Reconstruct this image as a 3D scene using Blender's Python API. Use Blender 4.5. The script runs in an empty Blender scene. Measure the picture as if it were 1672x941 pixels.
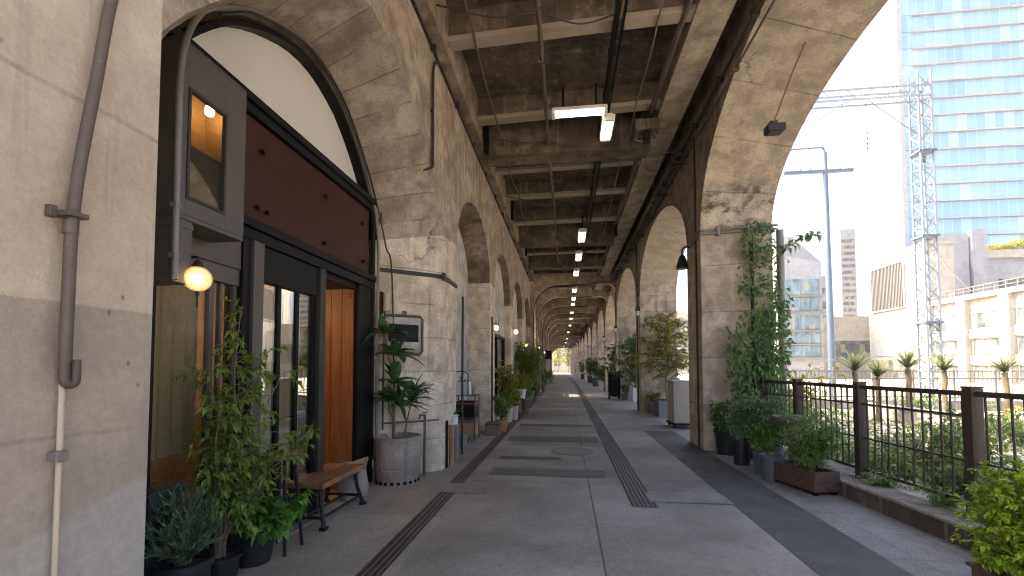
import bpy, math, random
from mathutils import Vector, Matrix
random.seed(7)
R = math.radians
scene = bpy.context.scene
COL = scene.collection

# ------------------------------------------------------------------ helpers
class MB:
    """collects boxes, tubes, lathes and leaves; build() links them as ONE mesh object (world coordinates in, local out)"""
    def __init__(s): s.v=[]; s.f=[]; s.m=[]; s.uv={}
    def face(s, pts, m=0, uv=None):
        n=len(s.v); s.v += [tuple(p) for p in pts]
        s.f.append(tuple(range(n,n+len(pts)))); s.m.append(m)
        if uv: s.uv[len(s.f)-1]=uv
    def box(s,x0,x1,y0,y1,z0,z1,m=0,rot=None,piv=None):
        c=[(x,y,z) for z in (z0,z1) for y in (y0,y1) for x in (x0,x1)]
        if rot:
            px,py=piv if piv else ((x0+x1)/2,(y0+y1)/2); ca,sa=math.cos(rot),math.sin(rot)
            c=[(px+(x-px)*ca-(y-py)*sa, py+(x-px)*sa+(y-py)*ca, z) for x,y,z in c]
        n=len(s.v); s.v+=c
        for q in ((0,2,3,1),(4,5,7,6),(0,1,5,4),(1,3,7,5),(3,2,6,7),(2,0,4,6)):
            s.f.append(tuple(n+i for i in q)); s.m.append(m)
        return s
    def tube(s,pts,r,n=8,m=0,caps=True):
        P=[Vector(p) for p in pts]; k=len(P)
        rr=r if isinstance(r,(list,tuple)) else [r]*k
        base=len(s.v); up=None
        for i,p in enumerate(P):
            t=(P[min(i+1,k-1)]-P[max(i-1,0)])
            if t.length<1e-9: t=Vector((0,0,1))
            t.normalize()
            if up is None:
                up=Vector((0,0,1)) if abs(t.z)<.9 else Vector((1,0,0))
            a=t.cross(up)
            if a.length<1e-4: a=t.cross(Vector((.3,.9,.1)))
            a.normalize(); b=a.cross(t).normalized(); up=b
            for j in range(n):
                w=2*math.pi*j/n; q=p+(a*math.cos(w)+b*math.sin(w))*rr[i]; s.v.append(tuple(q))
        for i in range(k-1):
            for j in range(n):
                a0=base+i*n+j; a1=base+i*n+(j+1)%n
                s.f.append((a0,a1,a1+n,a0+n)); s.m.append(m)
        if caps:
            s.f.append(tuple(base+j for j in range(n))[::-1]); s.m.append(m)
            s.f.append(tuple(base+(k-1)*n+j for j in range(n))); s.m.append(m)
        return s
    def lathe(s,prof,c,n=24,m=0,cap0=True,cap1=True):
        base=len(s.v); cx_,cy_,cz=c
        for r,z in prof:
            for j in range(n):
                w=2*math.pi*j/n; s.v.append((cx_+r*math.cos(w),cy_+r*math.sin(w),cz+z))
        for i in range(len(prof)-1):
            for j in range(n):
                a0=base+i*n+j; a1=base+i*n+(j+1)%n
                s.f.append((a0,a1,a1+n,a0+n)); s.m.append(m)
        if cap0: s.f.append(tuple(base+j for j in range(n))[::-1]); s.m.append(m)
        if cap1: s.f.append(tuple(base+(len(prof)-1)*n+j for j in range(n))); s.m.append(m)
        return s
    def leaf(s,p,d,nrm,L,W,m=0,droop=.25,fold=.25):
        d=d.normalized(); side=d.cross(nrm)
        if side.length<1e-4: side=d.cross(Vector((.31,.5,.8)))
        side.normalize(); nn=side.cross(d).normalized()
        n=len(s.v)
        c=p+d*L*.5-nn*0.0; t=p+d*L-nn*L*droop
        l=p+d*L*.45+side*W*.5+nn*W*fold; r=p+d*L*.45-side*W*.5+nn*W*fold
        s.v+= [tuple(p),tuple(c),tuple(t),tuple(l),tuple(r)]
        s.f+= [(n,n+1,n+3),(n+1,n+2,n+3),(n,n+4,n+1),(n+1,n+4,n+2)]; s.m+=[m]*4
    def blade(s,pts,w,m=0):
        """long strap leaf along pts, folded along the midrib, tapering"""
        P=[Vector(p) for p in pts]; k=len(P); base=len(s.v)
        for i,p in enumerate(P):
            t=(P[min(i+1,k-1)]-P[max(i-1,0)]).normalized()
            sd=t.cross(Vector((0,0,1)))
            if sd.length<1e-3: sd=Vector((1,0,0))
            sd.normalize(); nn=sd.cross(t)
            u=i/(k-1); ww=w*.5*(max(.12,math.sin(math.pi*min(.97,u*.82+.16))))*(1 if u<.99 else .1)
            s.v+=[tuple(p+sd*ww+nn*ww*.35),tuple(p),tuple(p-sd*ww+nn*ww*.35)]
        for i in range(k-1):
            a=base+i*3
            s.f+=[(a,a+1,a+4,a+3),(a+1,a+2,a+5,a+4)]; s.m+=[m,m]
    def build(s,name,mats,parent=None,smooth=False,bevel=0,angle=40):
        me=bpy.data.meshes.new(name)
        off=Vector((0,0,0))
        q=parent
        while q is not None: off+=q.location; q=q.parent
        me.from_pydata([(a-off.x,b-off.y,c-off.z) for a,b,c in s.v],[],s.f)
        if not isinstance(mats,(list,tuple)): mats=[mats]
        for mt in mats: me.materials.append(mt)
        if len(mats)>1: me.polygons.foreach_set('material_index',s.m)
        if s.uv:
            ul=me.uv_layers.new(name='UVMap')
            for fi,uvs in s.uv.items():
                for li,u in zip(me.polygons[fi].loop_indices,uvs): ul.data[li].uv=u
        if smooth:
            me.polygons.foreach_set('use_smooth',[True]*len(me.polygons))
            try: me.set_sharp_from_angle(angle=R(angle))
            except Exception: pass
        me.update()
        o=bpy.data.objects.new(name,me); COL.objects.link(o)
        if parent is not None: o.parent=parent
        if bevel:
            b=o.modifiers.new('Bevel','BEVEL'); b.width=bevel; b.segments=2; b.limit_method='ANGLE'; b.angle_limit=R(50)
        return o

def thing(name,label,cat,loc=(0,0,0),group=None):
    o=bpy.data.objects.new(name,None); COL.objects.link(o); o.location=loc; o.empty_display_size=.2
    o['label']=label; o['category']=cat
    if group: o['group']=group
    return o
def tag(o,label,cat,group=None):
    o['label']=label; o['category']=cat
    if group: o['group']=group
    return o
def structure(o): o['kind']='structure'; return o
def copy_thing(root,loc,label):
    c=root.copy(); COL.objects.link(c); c.location=loc; c['label']=label
    for ch in list(root.children):
        d=ch.copy(); COL.objects.link(d); d.parent=c
        for g in list(ch.children):
            e=g.copy(); COL.objects.link(e); e.parent=d
    return c
def cxo(y):                       # the corridor bends gently to the left in the distance
    return 0 if y<30 else -0.00033*(y-30)**2
rv=lambda a,b: random.uniform(a,b)
def rdir(zmin=-1,zmax=1):
    z=rv(zmin,zmax); a=rv(0,2*math.pi); r=math.sqrt(max(0,1-z*z)); return Vector((r*math.cos(a),r*math.sin(a),z))

# ------------------------------------------------------------------ materials
class NT:
    def __init__(s,name):
        s.mat=bpy.data.materials.new(name); s.mat.use_nodes=True
        s.t=s.mat.node_tree; s.t.nodes.clear(); s.out=s.t.nodes.new('ShaderNodeOutputMaterial')
    def n(s,typ,**kw):
        o=s.t.nodes.new(typ)
        for k,v in kw.items(): setattr(o,k,v)
        return o
    def set(s,sock,val):
        if isinstance(val,bpy.types.NodeSocket): s.t.links.new(val,sock)
        elif val is not None:
            if isinstance(val,(tuple,list)) and len(val)==3 and len(getattr(sock,'default_value',[0]*3))==4: val=(*val,1)
            sock.default_value=val
    def pos(s): return s.n('ShaderNodeNewGeometry').outputs['Position']
    def mapv(s,v,sc=(1,1,1),loc=(0,0,0)):
        o=s.n('ShaderNodeMapping'); s.set(o.inputs['Vector'],v); o.inputs['Scale'].default_value=sc; o.inputs['Location'].default_value=loc; return o.outputs[0]
    def noise(s,v,scale,detail=4,rough=.55):
        o=s.n('ShaderNodeTexNoise'); s.set(o.inputs['Vector'],v); o.inputs['Scale'].default_value=scale; o.inputs['Detail'].default_value=detail; o.inputs['Roughness'].default_value=rough; return o.outputs[0]
    def math(s,op,a,b=0.0,c=None):
        o=s.n('ShaderNodeMath',operation=op); s.set(o.inputs[0],a); s.set(o.inputs[1],b)
        if c is not None: s.set(o.inputs[2],c)
        return o.outputs[0]
    def step(s,v,lo,hi,a=0.0,b=1.0):
        o=s.n('ShaderNodeMapRange'); o.interpolation_type='SMOOTHSTEP'; s.set(o.inputs[0],v)
        for i,q in enumerate((lo,hi,a,b)): o.inputs[1+i].default_value=q
        return o.outputs[0]
    def mix(s,f,a,b,mode='MIX'):
        o=s.n('ShaderNodeMix',data_type='RGBA',blend_type=mode); s.set(o.inputs[0],f); s.set(o.inputs[6],a); s.set(o.inputs[7],b); return o.outputs[2]
    def sep(s,v):
        o=s.n('ShaderNodeSeparateXYZ'); s.set(o.inputs[0],v); return o.outputs
    def comb(s,x=0.0,y=0.0,z=0.0):
        o=s.n('ShaderNodeCombineXYZ')
        for i,q in enumerate((x,y,z)): s.set(o.inputs[i],q)
        return o.outputs[0]
    def white(s,v):
        o=s.n('ShaderNodeTexWhiteNoise',noise_dimensions='3D'); s.set(o.inputs['Vector'],v); return o.outputs[0]
    def bump(s,h,strength=.3,dist=.01):
        o=s.n('ShaderNodeBump'); s.set(o.inputs['Height'],h); o.inputs['Strength'].default_value=strength; o.inputs['Distance'].default_value=dist; return o.outputs[0]
    def principled(s,color,rough=.8,metal=0.0,normal=None,spec=.5,**kw):
        o=s.n('ShaderNodeBsdfPrincipled'); s.set(o.inputs['Base Color'],color); s.set(o.inputs['Roughness'],rough); s.set(o.inputs['Metallic'],metal)
        o.inputs['Specular IOR Level'].default_value=spec
        if normal is not None: s.set(o.inputs['Normal'],normal)
        for k,v in kw.items(): s.set(o.inputs[k],v)
        return o.outputs[0]
    def end(s,sh): s.t.links.new(sh,s.out.inputs[0]); return s.mat

def concrete(name,c1,c2,mode='wall',period=.9,stain=.45,soot=None,dado=None,rough=.85,cells=.5,line=.45,toneamp=.14,pits=True,blot=1.0):
    if not pits: blot=.18
    k=NT(name); p=k.pos()
    xyz=k.sep(p)
    n1=k.noise(p,.8,6,.6); n1b=k.noise(p,3.1,5,.6)
    col=k.mix(k.step(k.math('ADD',k.math('MULTIPLY',n1,.65),k.math('MULTIPLY',n1b,.35)),.36,.64),c1,c2)
    if mode=='uv':
        uv=k.n('ShaderNodeUVMap').outputs[0]; q=k.sep(uv); U=q[0]; V=q[1]
    else:
        U=xyz[2]; V=k.math('ADD',xyz[0],xyz[1])
    # board or lift lines, slightly wavy
    wob=k.math('MULTIPLY',k.noise(p,1.3,2),.05)
    uu=k.math('DIVIDE',k.math('ADD',U,wob),period)
    fr=k.math('FRACT',uu); lines=k.math('SUBTRACT',1.0,k.step(k.math('MINIMUM',fr,k.math('SUBTRACT',1.0,fr)),.004/period,.014/period))
    brk=k.step(k.noise(k.mapv(p,(1.7,1.7,5)),1.0,3),.36,.55)
    lines=k.math('MULTIPLY',lines,brk)
    cell=k.comb(k.math('FLOOR',uu),k.math('FLOOR',k.math('DIVIDE',V,cells*2.4)),0.0)
    tone=k.math('ADD',1-toneamp/2,k.math('MULTIPLY',k.white(cell),toneamp))
    col=k.mix(1.0,col,k.n('ShaderNodeCombineColor').outputs[0] if False else k.comb(tone,tone,tone),'MULTIPLY')
    col=k.mix(k.math('MULTIPLY',lines,line),col,(.06,.05,.04))
    # rain streaks
    st=k.noise(k.mapv(p,(7,7,.28)),1.0,4,.6)
    big=k.noise(p,.55,3)
    smask=k.math('MULTIPLY',k.step(st,.5,.72),k.step(big,.42,.62))
    col=k.mix(k.math('MULTIPLY',smask,stain),col,(.085,.065,.045))
    st2=k.noise(k.mapv(p,(11,11,.4),(5,3,1)),1.0,3,.5)
    col=k.mix(k.math('MULTIPLY',k.step(st2,.56,.75),.25*stain*2),col,(.5,.44,.36))
    if soot:
        z0,z1,amt=soot
        m=k.math('MULTIPLY',k.step(xyz[2],z0,z0+.12),k.math('SUBTRACT',1.0,k.step(xyz[2],z1-.55,z1)))
        sb=k.step(k.noise(k.mapv(p,(2.2,2.2,3.0)),1.6,6,.7),.42,.60)
        col=k.mix(k.math('MULTIPLY',k.math('MULTIPLY',m,sb),amt),col,(.05,.042,.034))
    if dado:
        zz,dc,y0=dado
        edge=k.math('ADD',xyz[2],k.math('MULTIPLY',k.noise(p,9,2),.012))
        dm=k.math('MULTIPLY',k.math('SUBTRACT',1.0,k.step(edge,zz,zz+.012)),k.math('LESS_THAN',xyz[1],y0))
        col=k.mix(k.math('MULTIPLY',dm,.62),col,dc)
        low=k.math('SUBTRACT',1.0,k.step(k.math('ADD',edge,k.math('MULTIPLY',xyz[1],-.25)),.62,.66))
        col=k.mix(k.math('MULTIPLY',low,.35),col,(.42,.42,.40))
    # blotches of rust and damp, pale bloom, grain
    bl=k.step(k.noise(k.mapv(p,(1,1,.8),(9,2,4)),1.25,9,.72),.50,.66)
    col=k.mix(k.math('MULTIPLY',bl,.42*min(1,stain*1.6)*blot),col,(.14,.108,.08))
    pl=k.step(k.noise(k.mapv(p,(1,1,1),(1,7,3)),1.9,8,.7),.54,.70)
    col=k.mix(k.math('MULTIPLY',pl,.34*blot),col,(.60,.555,.49))
    mot=k.step(n1b,.38,.62,1-.2*blot,1+.08*blot); col=k.mix(1.0,col,k.comb(mot,mot,mot),'MULTIPLY')
    fine=k.step(k.noise(p,34,6,.75),.34,.66); fa=(.28 if blot>.2 else .15) if pits else .08; f2=k.math('ADD',1-fa*.57,k.math('MULTIPLY',fine,fa)); col=k.mix(1.0,col,k.comb(f2,f2,f2),'MULTIPLY')
    h=k.math('ADD',k.math('MULTIPLY',fine,.5),k.math('MULTIPLY',lines,-1.2))
    h=k.math('ADD',h,k.math('MULTIPLY',n1b,1.2))
    if pits:
        vo=k.n('ShaderNodeTexVoronoi'); k.set(vo.inputs['Vector'],k.mapv(p,(1,1,.7))); vo.inputs['Scale'].default_value=14
        pm=k.math('MULTIPLY',k.math('SUBTRACT',1.0,k.step(vo.outputs['Distance'],.05,k.math('ADD',.09,0.0) if False else .14)),k.step(k.noise(p,1.9,4,.7),.54,.60))
        col=k.mix(k.math('MULTIPLY',pm,.6),col,(.085,.066,.05)); h=k.math('ADD',h,k.math('MULTIPLY',pm,-1.5))
        dv=k.n('ShaderNodeVectorMath',operation='ADD'); k.set(dv.inputs[0],p); nz=k.n('ShaderNodeTexNoise'); nz.inputs['Scale'].default_value=1.6; nz.inputs['Detail'].default_value=5; k.set(nz.inputs['Vector'],p)
        k.set(dv.inputs[1],nz.outputs['Color'])
        ve=k.n('ShaderNodeTexVoronoi',feature='DISTANCE_TO_EDGE'); k.set(ve.inputs['Vector'],dv.outputs[0]); ve.inputs['Scale'].default_value=.62
        ck=k.math('MULTIPLY',k.math('SUBTRACT',1.0,k.step(ve.outputs['Distance'],.002,.0075)),k.step(k.noise(p,.8,3),.54,.60))
        col=k.mix(k.math('MULTIPLY',ck,.45),col,(.05,.038,.028)); h=k.math('ADD',h,k.math('MULTIPLY',ck,-1.0))
    return k.end(k.principled(col,rough,normal=k.bump(h,.5,.014),spec=.3))

def plain(name,c,rough=.6,metal=0.0,var=.25,scale=6,bumps=.15,spec=.5,scratch=0,**kw):
    k=NT(name); p=k.pos(); n=k.noise(p,scale,5,.6); f=k.math('ADD',1-var/2,k.math('MULTIPLY',n,var)); col=k.mix(1.0,c,k.comb(f,f,f),'MULTIPLY')
    if scratch:
        s1=k.step(k.noise(p,scale*3,6,.75),.58,.72); col=k.mix(k.math('MULTIPLY',s1,scratch),col,tuple(min(1,x*2.2+.06) for x in c))
    r=k.math('ADD',rough-.08,k.math('MULTIPLY',k.noise(p,scale*2.3,3),.16))
    return k.end(k.principled(col,r,metal,k.bump(k.noise(p,scale*9,3),bumps,.004),spec,**kw))

def wood(name,c1,c2,axis=1,plank=0,rough=.5):
    k=NT(name); p=k.pos(); sc=[14,14,14]; sc[axis]=1.1
    n=k.noise(k.mapv(p,tuple(sc)),1.6,6,.65); n2=k.noise(p,2.2,3)
    col=k.mix(k.step(k.math('ADD',k.math('MULTIPLY',n,.75),k.math('MULTIPLY',n2,.25)),.34,.66),c1,c2)
    vo=k.n('ShaderNodeTexVoronoi'); s3=[4.5,4.5,4.5]; s3[axis]=1.6; k.set(vo.inputs['Vector'],k.mapv(p,tuple(s3))); vo.inputs['Scale'].default_value=1.0
    col=k.mix(k.math('SUBTRACT',1.0,k.step(vo.outputs['Distance'],.04,.10)),col,tuple(x*.35 for x in c1))
    h=n
    if plank:
        q=k.sep(p)[1]; u=k.math('DIVIDE',q,plank); fr=k.math('FRACT',u)
        g=k.math('SUBTRACT',1.0,k.step(k.math('MINIMUM',fr,k.math('SUBTRACT',1.0,fr)),.008,.03))
        t=k.math('ADD',.82,k.math('MULTIPLY',k.white(k.comb(k.math('FLOOR',u))),.3))
        col=k.mix(1.0,col,k.comb(t,t,t),'MULTIPLY'); col=k.mix(k.math('MULTIPLY',g,.8),col,(.02,.01,.006)); h=k.math('ADD',n,k.math('MULTIPLY',g,-3.0))
    return k.end(k.principled(col,rough,normal=k.bump(h,.25,.005),spec=.4))

def leafmat(name,c1,c2,c3=None,trans=.35):
    k=NT(name); p=k.pos()
    n=k.noise(p,3.0,2); w=k.noise(p,28,1)
    col=k.mix(k.step(k.math('ADD',k.math('MULTIPLY',n,.5),k.math('MULTIPLY',w,.5)),.36,.64),c1,c2)
    if c3: col=k.mix(k.step(k.noise(p,17,1),.60,.70),col,c3)
    pr=k.principled(col,.42,spec=.45)
    tr=k.n('ShaderNodeBsdfTranslucent'); k.set(tr.inputs[0],k.mix(1.0,col,(1.5,1.45,.7),'MULTIPLY'))
    mx=k.n('ShaderNodeMixShader'); mx.inputs[0].default_value=trans; k.t.links.new(pr,mx.inputs[1]); k.t.links.new(tr.outputs[0],mx.inputs[2])
    return k.end(mx.outputs[0])

def glassmat(name,tint=(.88,.87,.82),ior=2.5):
    k=NT(name); lw_=k.n('ShaderNodeLayerWeight'); fr=k.math('ADD',.09,k.math('MULTIPLY',.8,k.math('POWER',lw_.outputs['Facing'],2.0)))
    tr=k.n('ShaderNodeBsdfTransparent'); k.set(tr.inputs[0],tint); gl=k.n('ShaderNodeBsdfGlossy'); gl.inputs['Roughness'].default_value=.015
    k.set(gl.inputs['Normal'],k.bump(k.noise(k.pos(),2.2,1),.05,.02))
    mx=k.n('ShaderNodeMixShader'); k.t.links.new(fr,mx.inputs[0]); k.t.links.new(tr.outputs[0],mx.inputs[1]); k.t.links.new(gl.outputs[0],mx.inputs[2])
    return k.end(mx.outputs[0])
def emit(name,c,s):
    k=NT(name); e=k.n('ShaderNodeEmission'); k.set(e.inputs[0],c); e.inputs[1].default_value=s; return k.end(e.outputs[0])

M={}
M['wall']=concrete('concrete_wall',(.47,.385,.285),(.62,.52,.395),'wall',1.35,.95,blot=.14,dado=(1.85,(.27,.225,.175),2.0),line=.28,toneamp=.06)
M['spandrel']=concrete('concrete_spandrel',(.255,.203,.15),(.40,.33,.255),'wall',1.2,.85,line=.3)
M['wall_right']=concrete('concrete_wall_weathered',(.18,.138,.10),(.31,.25,.19),'wall',1.2,.7)
M['pier']=concrete('concrete_pier',(.53,.435,.33),(.68,.58,.45),'wall',.52,.45,line=.4,toneamp=.08)
M['pier_right']=concrete('concrete_pier_stained',(.40,.33,.255),(.56,.475,.375),'wall',.9,.6)
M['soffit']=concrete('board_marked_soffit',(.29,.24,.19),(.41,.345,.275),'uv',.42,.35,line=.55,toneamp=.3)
M['soffit_r']=concrete('board_marked_soffit_right',(.50,.42,.325),(.64,.55,.44),'uv',1.0,.25,soot=(4.2,5.3,.85),line=.5,toneamp=.12)
M['soffit_dark']=concrete('dark_arch_soffit',(.13,.10,.075),(.24,.195,.15),'uv',.42,.6,line=.5,toneamp=.25)  # darker copy of the soffit for the nearer left bays past the shop
M['soffit_far']=concrete('pale_arch_soffit',(.54,.46,.36),(.68,.59,.475),'uv',1.0,.2,soot=(4.1,5.0,.35),line=.5,toneamp=.12,blot=.5)
M['ceil']=concrete('sooty_ceiling_concrete',(.065,.05,.038),(.155,.12,.09),'wall',.8,.7)
M['beam']=concrete('beam_concrete',(.075,.057,.042),(.17,.133,.10),'wall',1.4,.5)
M['flange']=plain('beam_flange_paint',(.31,.262,.205),.7,0,.6,3,.2,scratch=.2)
M['rib']=concrete('rib_concrete',(.36,.295,.22),(.52,.44,.34),'wall',1.4,.5)
M['plaster']=concrete('grey_plaster',(.44,.41,.36),(.54,.50,.44),'wall',1.6,.25,line=.2)
M['white_panel']=plain('tympanum_paint',(.56,.54,.50),.6,0,.14,1.2,.05)
M['black']=plain('black_steel',(.006,.0056,.0052),.5,0,.5,8,.12,scratch=.05,spec=.18)
M['brownsteel']=plain('brown_grey_steel',(.078,.064,.052),.5,0,.35,5,.1,scratch=.08)
M['maroon']=plain('maroon_sign_paint',(.038,.010,.006),.5,0,.35,2.5,.06,spec=.25)
M['greypipe']=plain('galvanised_pipe',(.20,.18,.16),.5,.4,.5,9,.3,scratch=.35)
M['rustpipe']=plain('weathered_steel_pipe',(.105,.08,.062),.6,.2,.6,8,.4,scratch=.3)
M['beigepipe']=plain('painted_pipe',(.46,.38,.285),.7,0,.3,7,.2)
M['dark']=plain('dark_metal',(.03,.026,.022),.55,.2,.5,9,.2,scratch=.1)
M['iron']=plain('cast_iron',(.02,.02,.02),.5,.5,.5,20,.3)
M['rail']=plain('brown_rail_paint',(.05,.034,.025),.5,.1,.5,10,.25,scratch=.18)
M['door']=wood('orange_door_wood',(.135,.042,.012),(.25,.085,.022),2,.0,.45)
M['bench']=wood('bench_wood',(.15,.068,.034),(.28,.14,.068),1,.165,.5)
M['oldwood']=wood('old_brown_wood',(.13,.07,.04),(.23,.135,.08),0,0,.6)
M['darkwood']=wood('dark_planter_wood',(.05,.028,.02),(.10,.058,.04),0,0,.6)
M['bambooM']=wood('bamboo_pole_wood',(.22,.105,.05),(.36,.19,.09),2,0,.5)
M['blackpot']=plain('black_plastic_pot',(.014,.015,.016),.45,0,.5,14,.1,scratch=.15)
M['slatepot']=plain('slate_blue_pot',(.07,.088,.105),.5,0,.35,10,.1,scratch=.15)
M['greypot']=plain('grey_pot',(.17,.17,.165),.6,0,.4,9,.2,scratch=.2)
M['whitepot']=plain('white_pot',(.62,.61,.58),.5,0,.2,9,.1)
M['tealbox']=plain('dark_teal_box',(.012,.026,.030),.5,0,.4,6,.1)
M['stonepot']=concrete('cast_concrete_pot',(.24,.21,.175),(.34,.305,.26),'wall',.25,.8,line=.0,toneamp=0,blot=.5)
M['soil']=plain('potting_soil',(.03,.02,.014),.95,0,.8,40,.8)
M['bark']=plain('stem_bark',(.16,.115,.07),.85,0,.6,25,.5)
M['greenstem']=plain('green_stem',(.10,.115,.035),.7,0,.5,20,.3)
M['bluesteel']=plain('pale_blue_grey_steel',(.10,.13,.175),.55,.2,.3,3,.1)
M['maststeel']=plain('mast_steel',(.24,.275,.30),.5,.3,.3,3,.1)
M['whitebld']=concrete('white_render',(.29,.27,.235),(.36,.335,.295),'wall',3.2,.4,line=.25,toneamp=.05,pits=False)
M['greybld']=concrete('grey_render',(.22,.225,.245),(.28,.285,.305),'wall',3.0,.12,line=.3,toneamp=.05,pits=False)
M['panelwall']=concrete('pale_stone_cladding',(.30,.29,.28),(.345,.335,.32),'wall',3.3,.08,line=.55,toneamp=.06,pits=False)
def farglass(name,c1,c2):
    k=NT(name); p=k.pos(); q=k.sep(p)
    w1=k.white(k.comb(k.math('FLOOR',k.math('DIVIDE',q[0],.7)),k.math('FLOOR',k.math('DIVIDE',q[1],.9)),k.math('FLOOR',k.math('DIVIDE',q[2],1.3))))
    n=k.step(k.noise(k.mapv(p,(1,1,.5)),.9,5,.7),.38,.62)
    c=k.mix(k.math('ADD',k.math('MULTIPLY',w1,.5),k.math('MULTIPLY',n,.5)),c1,c2); c=k.mix(k.math('MULTIPLY',k.math('GREATER_THAN',w1,.88),.6),c,(.30,.25,.15))
    return k.end(k.principled(c,.22,spec=.4))
M['winglass']=farglass('window_glass',(.035,.042,.045),(.17,.18,.17))
M['blueglass']=farglass('bluish_window_glass',(.05,.09,.12),(.20,.29,.34))
M['louvre']=plain('louvre_metal',(.16,.15,.14),.6,.2,.3,2,.1)
M['canvas']=plain('pale_canvas',(.27,.225,.18),.9,0,.4,12,.5)
M['cardboard']=plain('brown_card',(.30,.19,.115),.85,0,.3,10,.2)
M['red']=plain('red_plastic',(.30,.025,.03),.45,0,.3,10,.1)
M['basin']=plain('stone_basin',(.17,.14,.115),.8,0,.5,16,.5)
M['cabinet']=plain('beige_cabinet_paint',(.40,.355,.30),.55,0,.25,4,.1,scratch=.1)
M['kerb']=concrete('kerb_concrete',(.20,.18,.15),(.34,.31,.27),'wall',1.5,.7,line=0)
M['kerbface']=concrete('kerb_dark_face',(.05,.04,.032),(.10,.082,.065),'wall',1.5,.6,line=0)
M['fence2']=plain('pale_fence_paint',(.17,.145,.115),.6,0,.3,5,.1)
M['bellm']=plain('black_bell_metal',(.02,.018,.016),.4,.3,.4,15,.2)
M['seat']=wood('stool_seat_wood',(.22,.11,.05),(.34,.19,.09),0,0,.5)
M['added_blind']=plain('added_blind_cream',(.62,.52,.39),.9,0,.25,4,.2)
M['interior']=plain('shop_interior_plaster',(.50,.41,.31),.8,0,.3,3,.1)
M['shopfloor']=wood('shop_floor_wood',(.12,.075,.045),(.2,.13,.08),1,.15,.5)
M['glass']=glassmat('window_pane')
M['lamp']=emit('warm_globe',(1.0,.55,.19),.9)
M['lampcore']=emit('globe_core',(1.0,.78,.45),6.0)
M['added_amber_e']=emit('added_amber_bulb',(1.0,.62,.28),6)
M['amber']=plain('amber_glow_paint',(.5,.33,.15),.6,0,.5,3,.1)
M['darkroof']=plain('grey_roof_sheet',(.10,.105,.115),.7,0,.2,1,.1)
def opal(name,c,st,a):
    k=NT(name); tr=k.n('ShaderNodeBsdfTransparent'); e=k.n('ShaderNodeEmission'); k.set(e.inputs[0],c); e.inputs[1].default_value=st
    mx=k.n('ShaderNodeMixShader'); mx.inputs[0].default_value=a; k.t.links.new(tr.outputs[0],mx.inputs[1]); k.t.links.new(e.outputs[0],mx.inputs[2]); return k.end(mx.outputs[0])
M['opal']=opal('opal_glass',(1,.50,.16),.20,.40); M['opal2']=opal('inner_glow_shell',(1,.62,.28),.30,.45)
M['tube_e']=emit('fluorescent_tube',(1.0,.93,.76),1.5)
M['bulb_e']=emit('amber_bulb',(1.0,.62,.26),25)
M['nandina']=leafmat('nandina_leaf',(.10,.165,.025),(.21,.295,.05),(.33,.35,.065))
M['conifer']=leafmat('conifer_leaf',(.045,.085,.04),(.11,.17,.09),None,.2)
M['broad']=leafmat('broad_leaf',(.06,.15,.024),(.13,.25,.045))
M['dark_leaf']=leafmat('dark_leaf',(.05,.11,.028),(.12,.205,.055),(.20,.21,.05),.25)
M['drac']=leafmat('dracaena_leaf',(.028,.08,.024),(.08,.165,.048),None,.2)
M['bluegreen']=leafmat('blue_green_leaf',(.07,.145,.065),(.17,.265,.15),(.20,.24,.07),.25)
M['feather']=leafmat('feathery_leaf',(.085,.15,.04),(.18,.265,.085))
M['yellowgreen']=leafmat('yellow_green_leaf',(.13,.22,.018),(.30,.40,.035),(.42,.46,.05),.4)
M['autumn']=leafmat('yellowing_leaf',(.12,.16,.025),(.34,.31,.035),(.42,.25,.03))
M['shrub']=leafmat('garden_shrub_leaf',(.07,.125,.03),(.17,.23,.06))
M['palm']=leafmat('palm_frond',(.13,.17,.07),(.24,.27,.12),None,.25)
M['yellowbamboo']=leafmat('bamboo_leaf',(.10,.17,.02),(.22,.28,.045),(.32,.32,.05),.4)
M['ground']=plain('garden_gravel',(.40,.36,.29),.95,0,.8,5,.5)
# ------------------------------------------------------------------ camera, light
FPX=720/1672
cam=bpy.data.cameras.new('camera'); co=bpy.data.objects.new('camera',cam); COL.objects.link(co); scene.camera=co
cam.sensor_width=36; cam.lens=36*FPX; cam.clip_start=.05; cam.clip_end=1500
co.location=(0,0,1.6); co.rotation_euler=(R(90+2.33),0,math.atan(89/720)); cam.shift_y=100.2/1672
SUN_EL,SUN_AZ=52,-1.0   # sun stands left of the viaduct
sd=Vector((-.97,.2,0)).normalized()*math.cos(R(SUN_EL))+Vector((0,0,math.sin(R(SUN_EL))))
sl=bpy.data.lights.new('sun','SUN'); sl.energy=2.0; sl.angle=R(.5); sl.color=(1,.90,.75)
so=bpy.data.objects.new('sun',sl); COL.objects.link(so); so.rotation_euler=sd.to_track_quat('Z','Y').to_euler()
w=bpy.data.worlds.new('World'); scene.world=w; w.use_nodes=True
nt=w.node_tree; nt.nodes.clear(); sk=nt.nodes.new('ShaderNodeTexSky'); sk.sky_type='NISHITA'; sk.sun_disc=False
sk.sun_elevation=R(SUN_EL); sk.sun_rotation=math.atan2(sd.x,sd.y); sk.air_density=.75; sk.dust_density=8.0; sk.ozone_density=.3
bg=nt.nodes.new('ShaderNodeBackground'); bg.inputs[1].default_value=.15; wo=nt.nodes.new('ShaderNodeOutputWorld')
nt.links.new(sk.outputs[0],bg.inputs[0]); nt.links.new(bg.outputs[0],wo.inputs[0])
scene.view_settings.view_transform='Standard'; scene.view_settings.look='None'; scene.view_settings.gamma=1; scene.view_settings.exposure=2.85
scene.render.engine='CYCLES'
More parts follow.
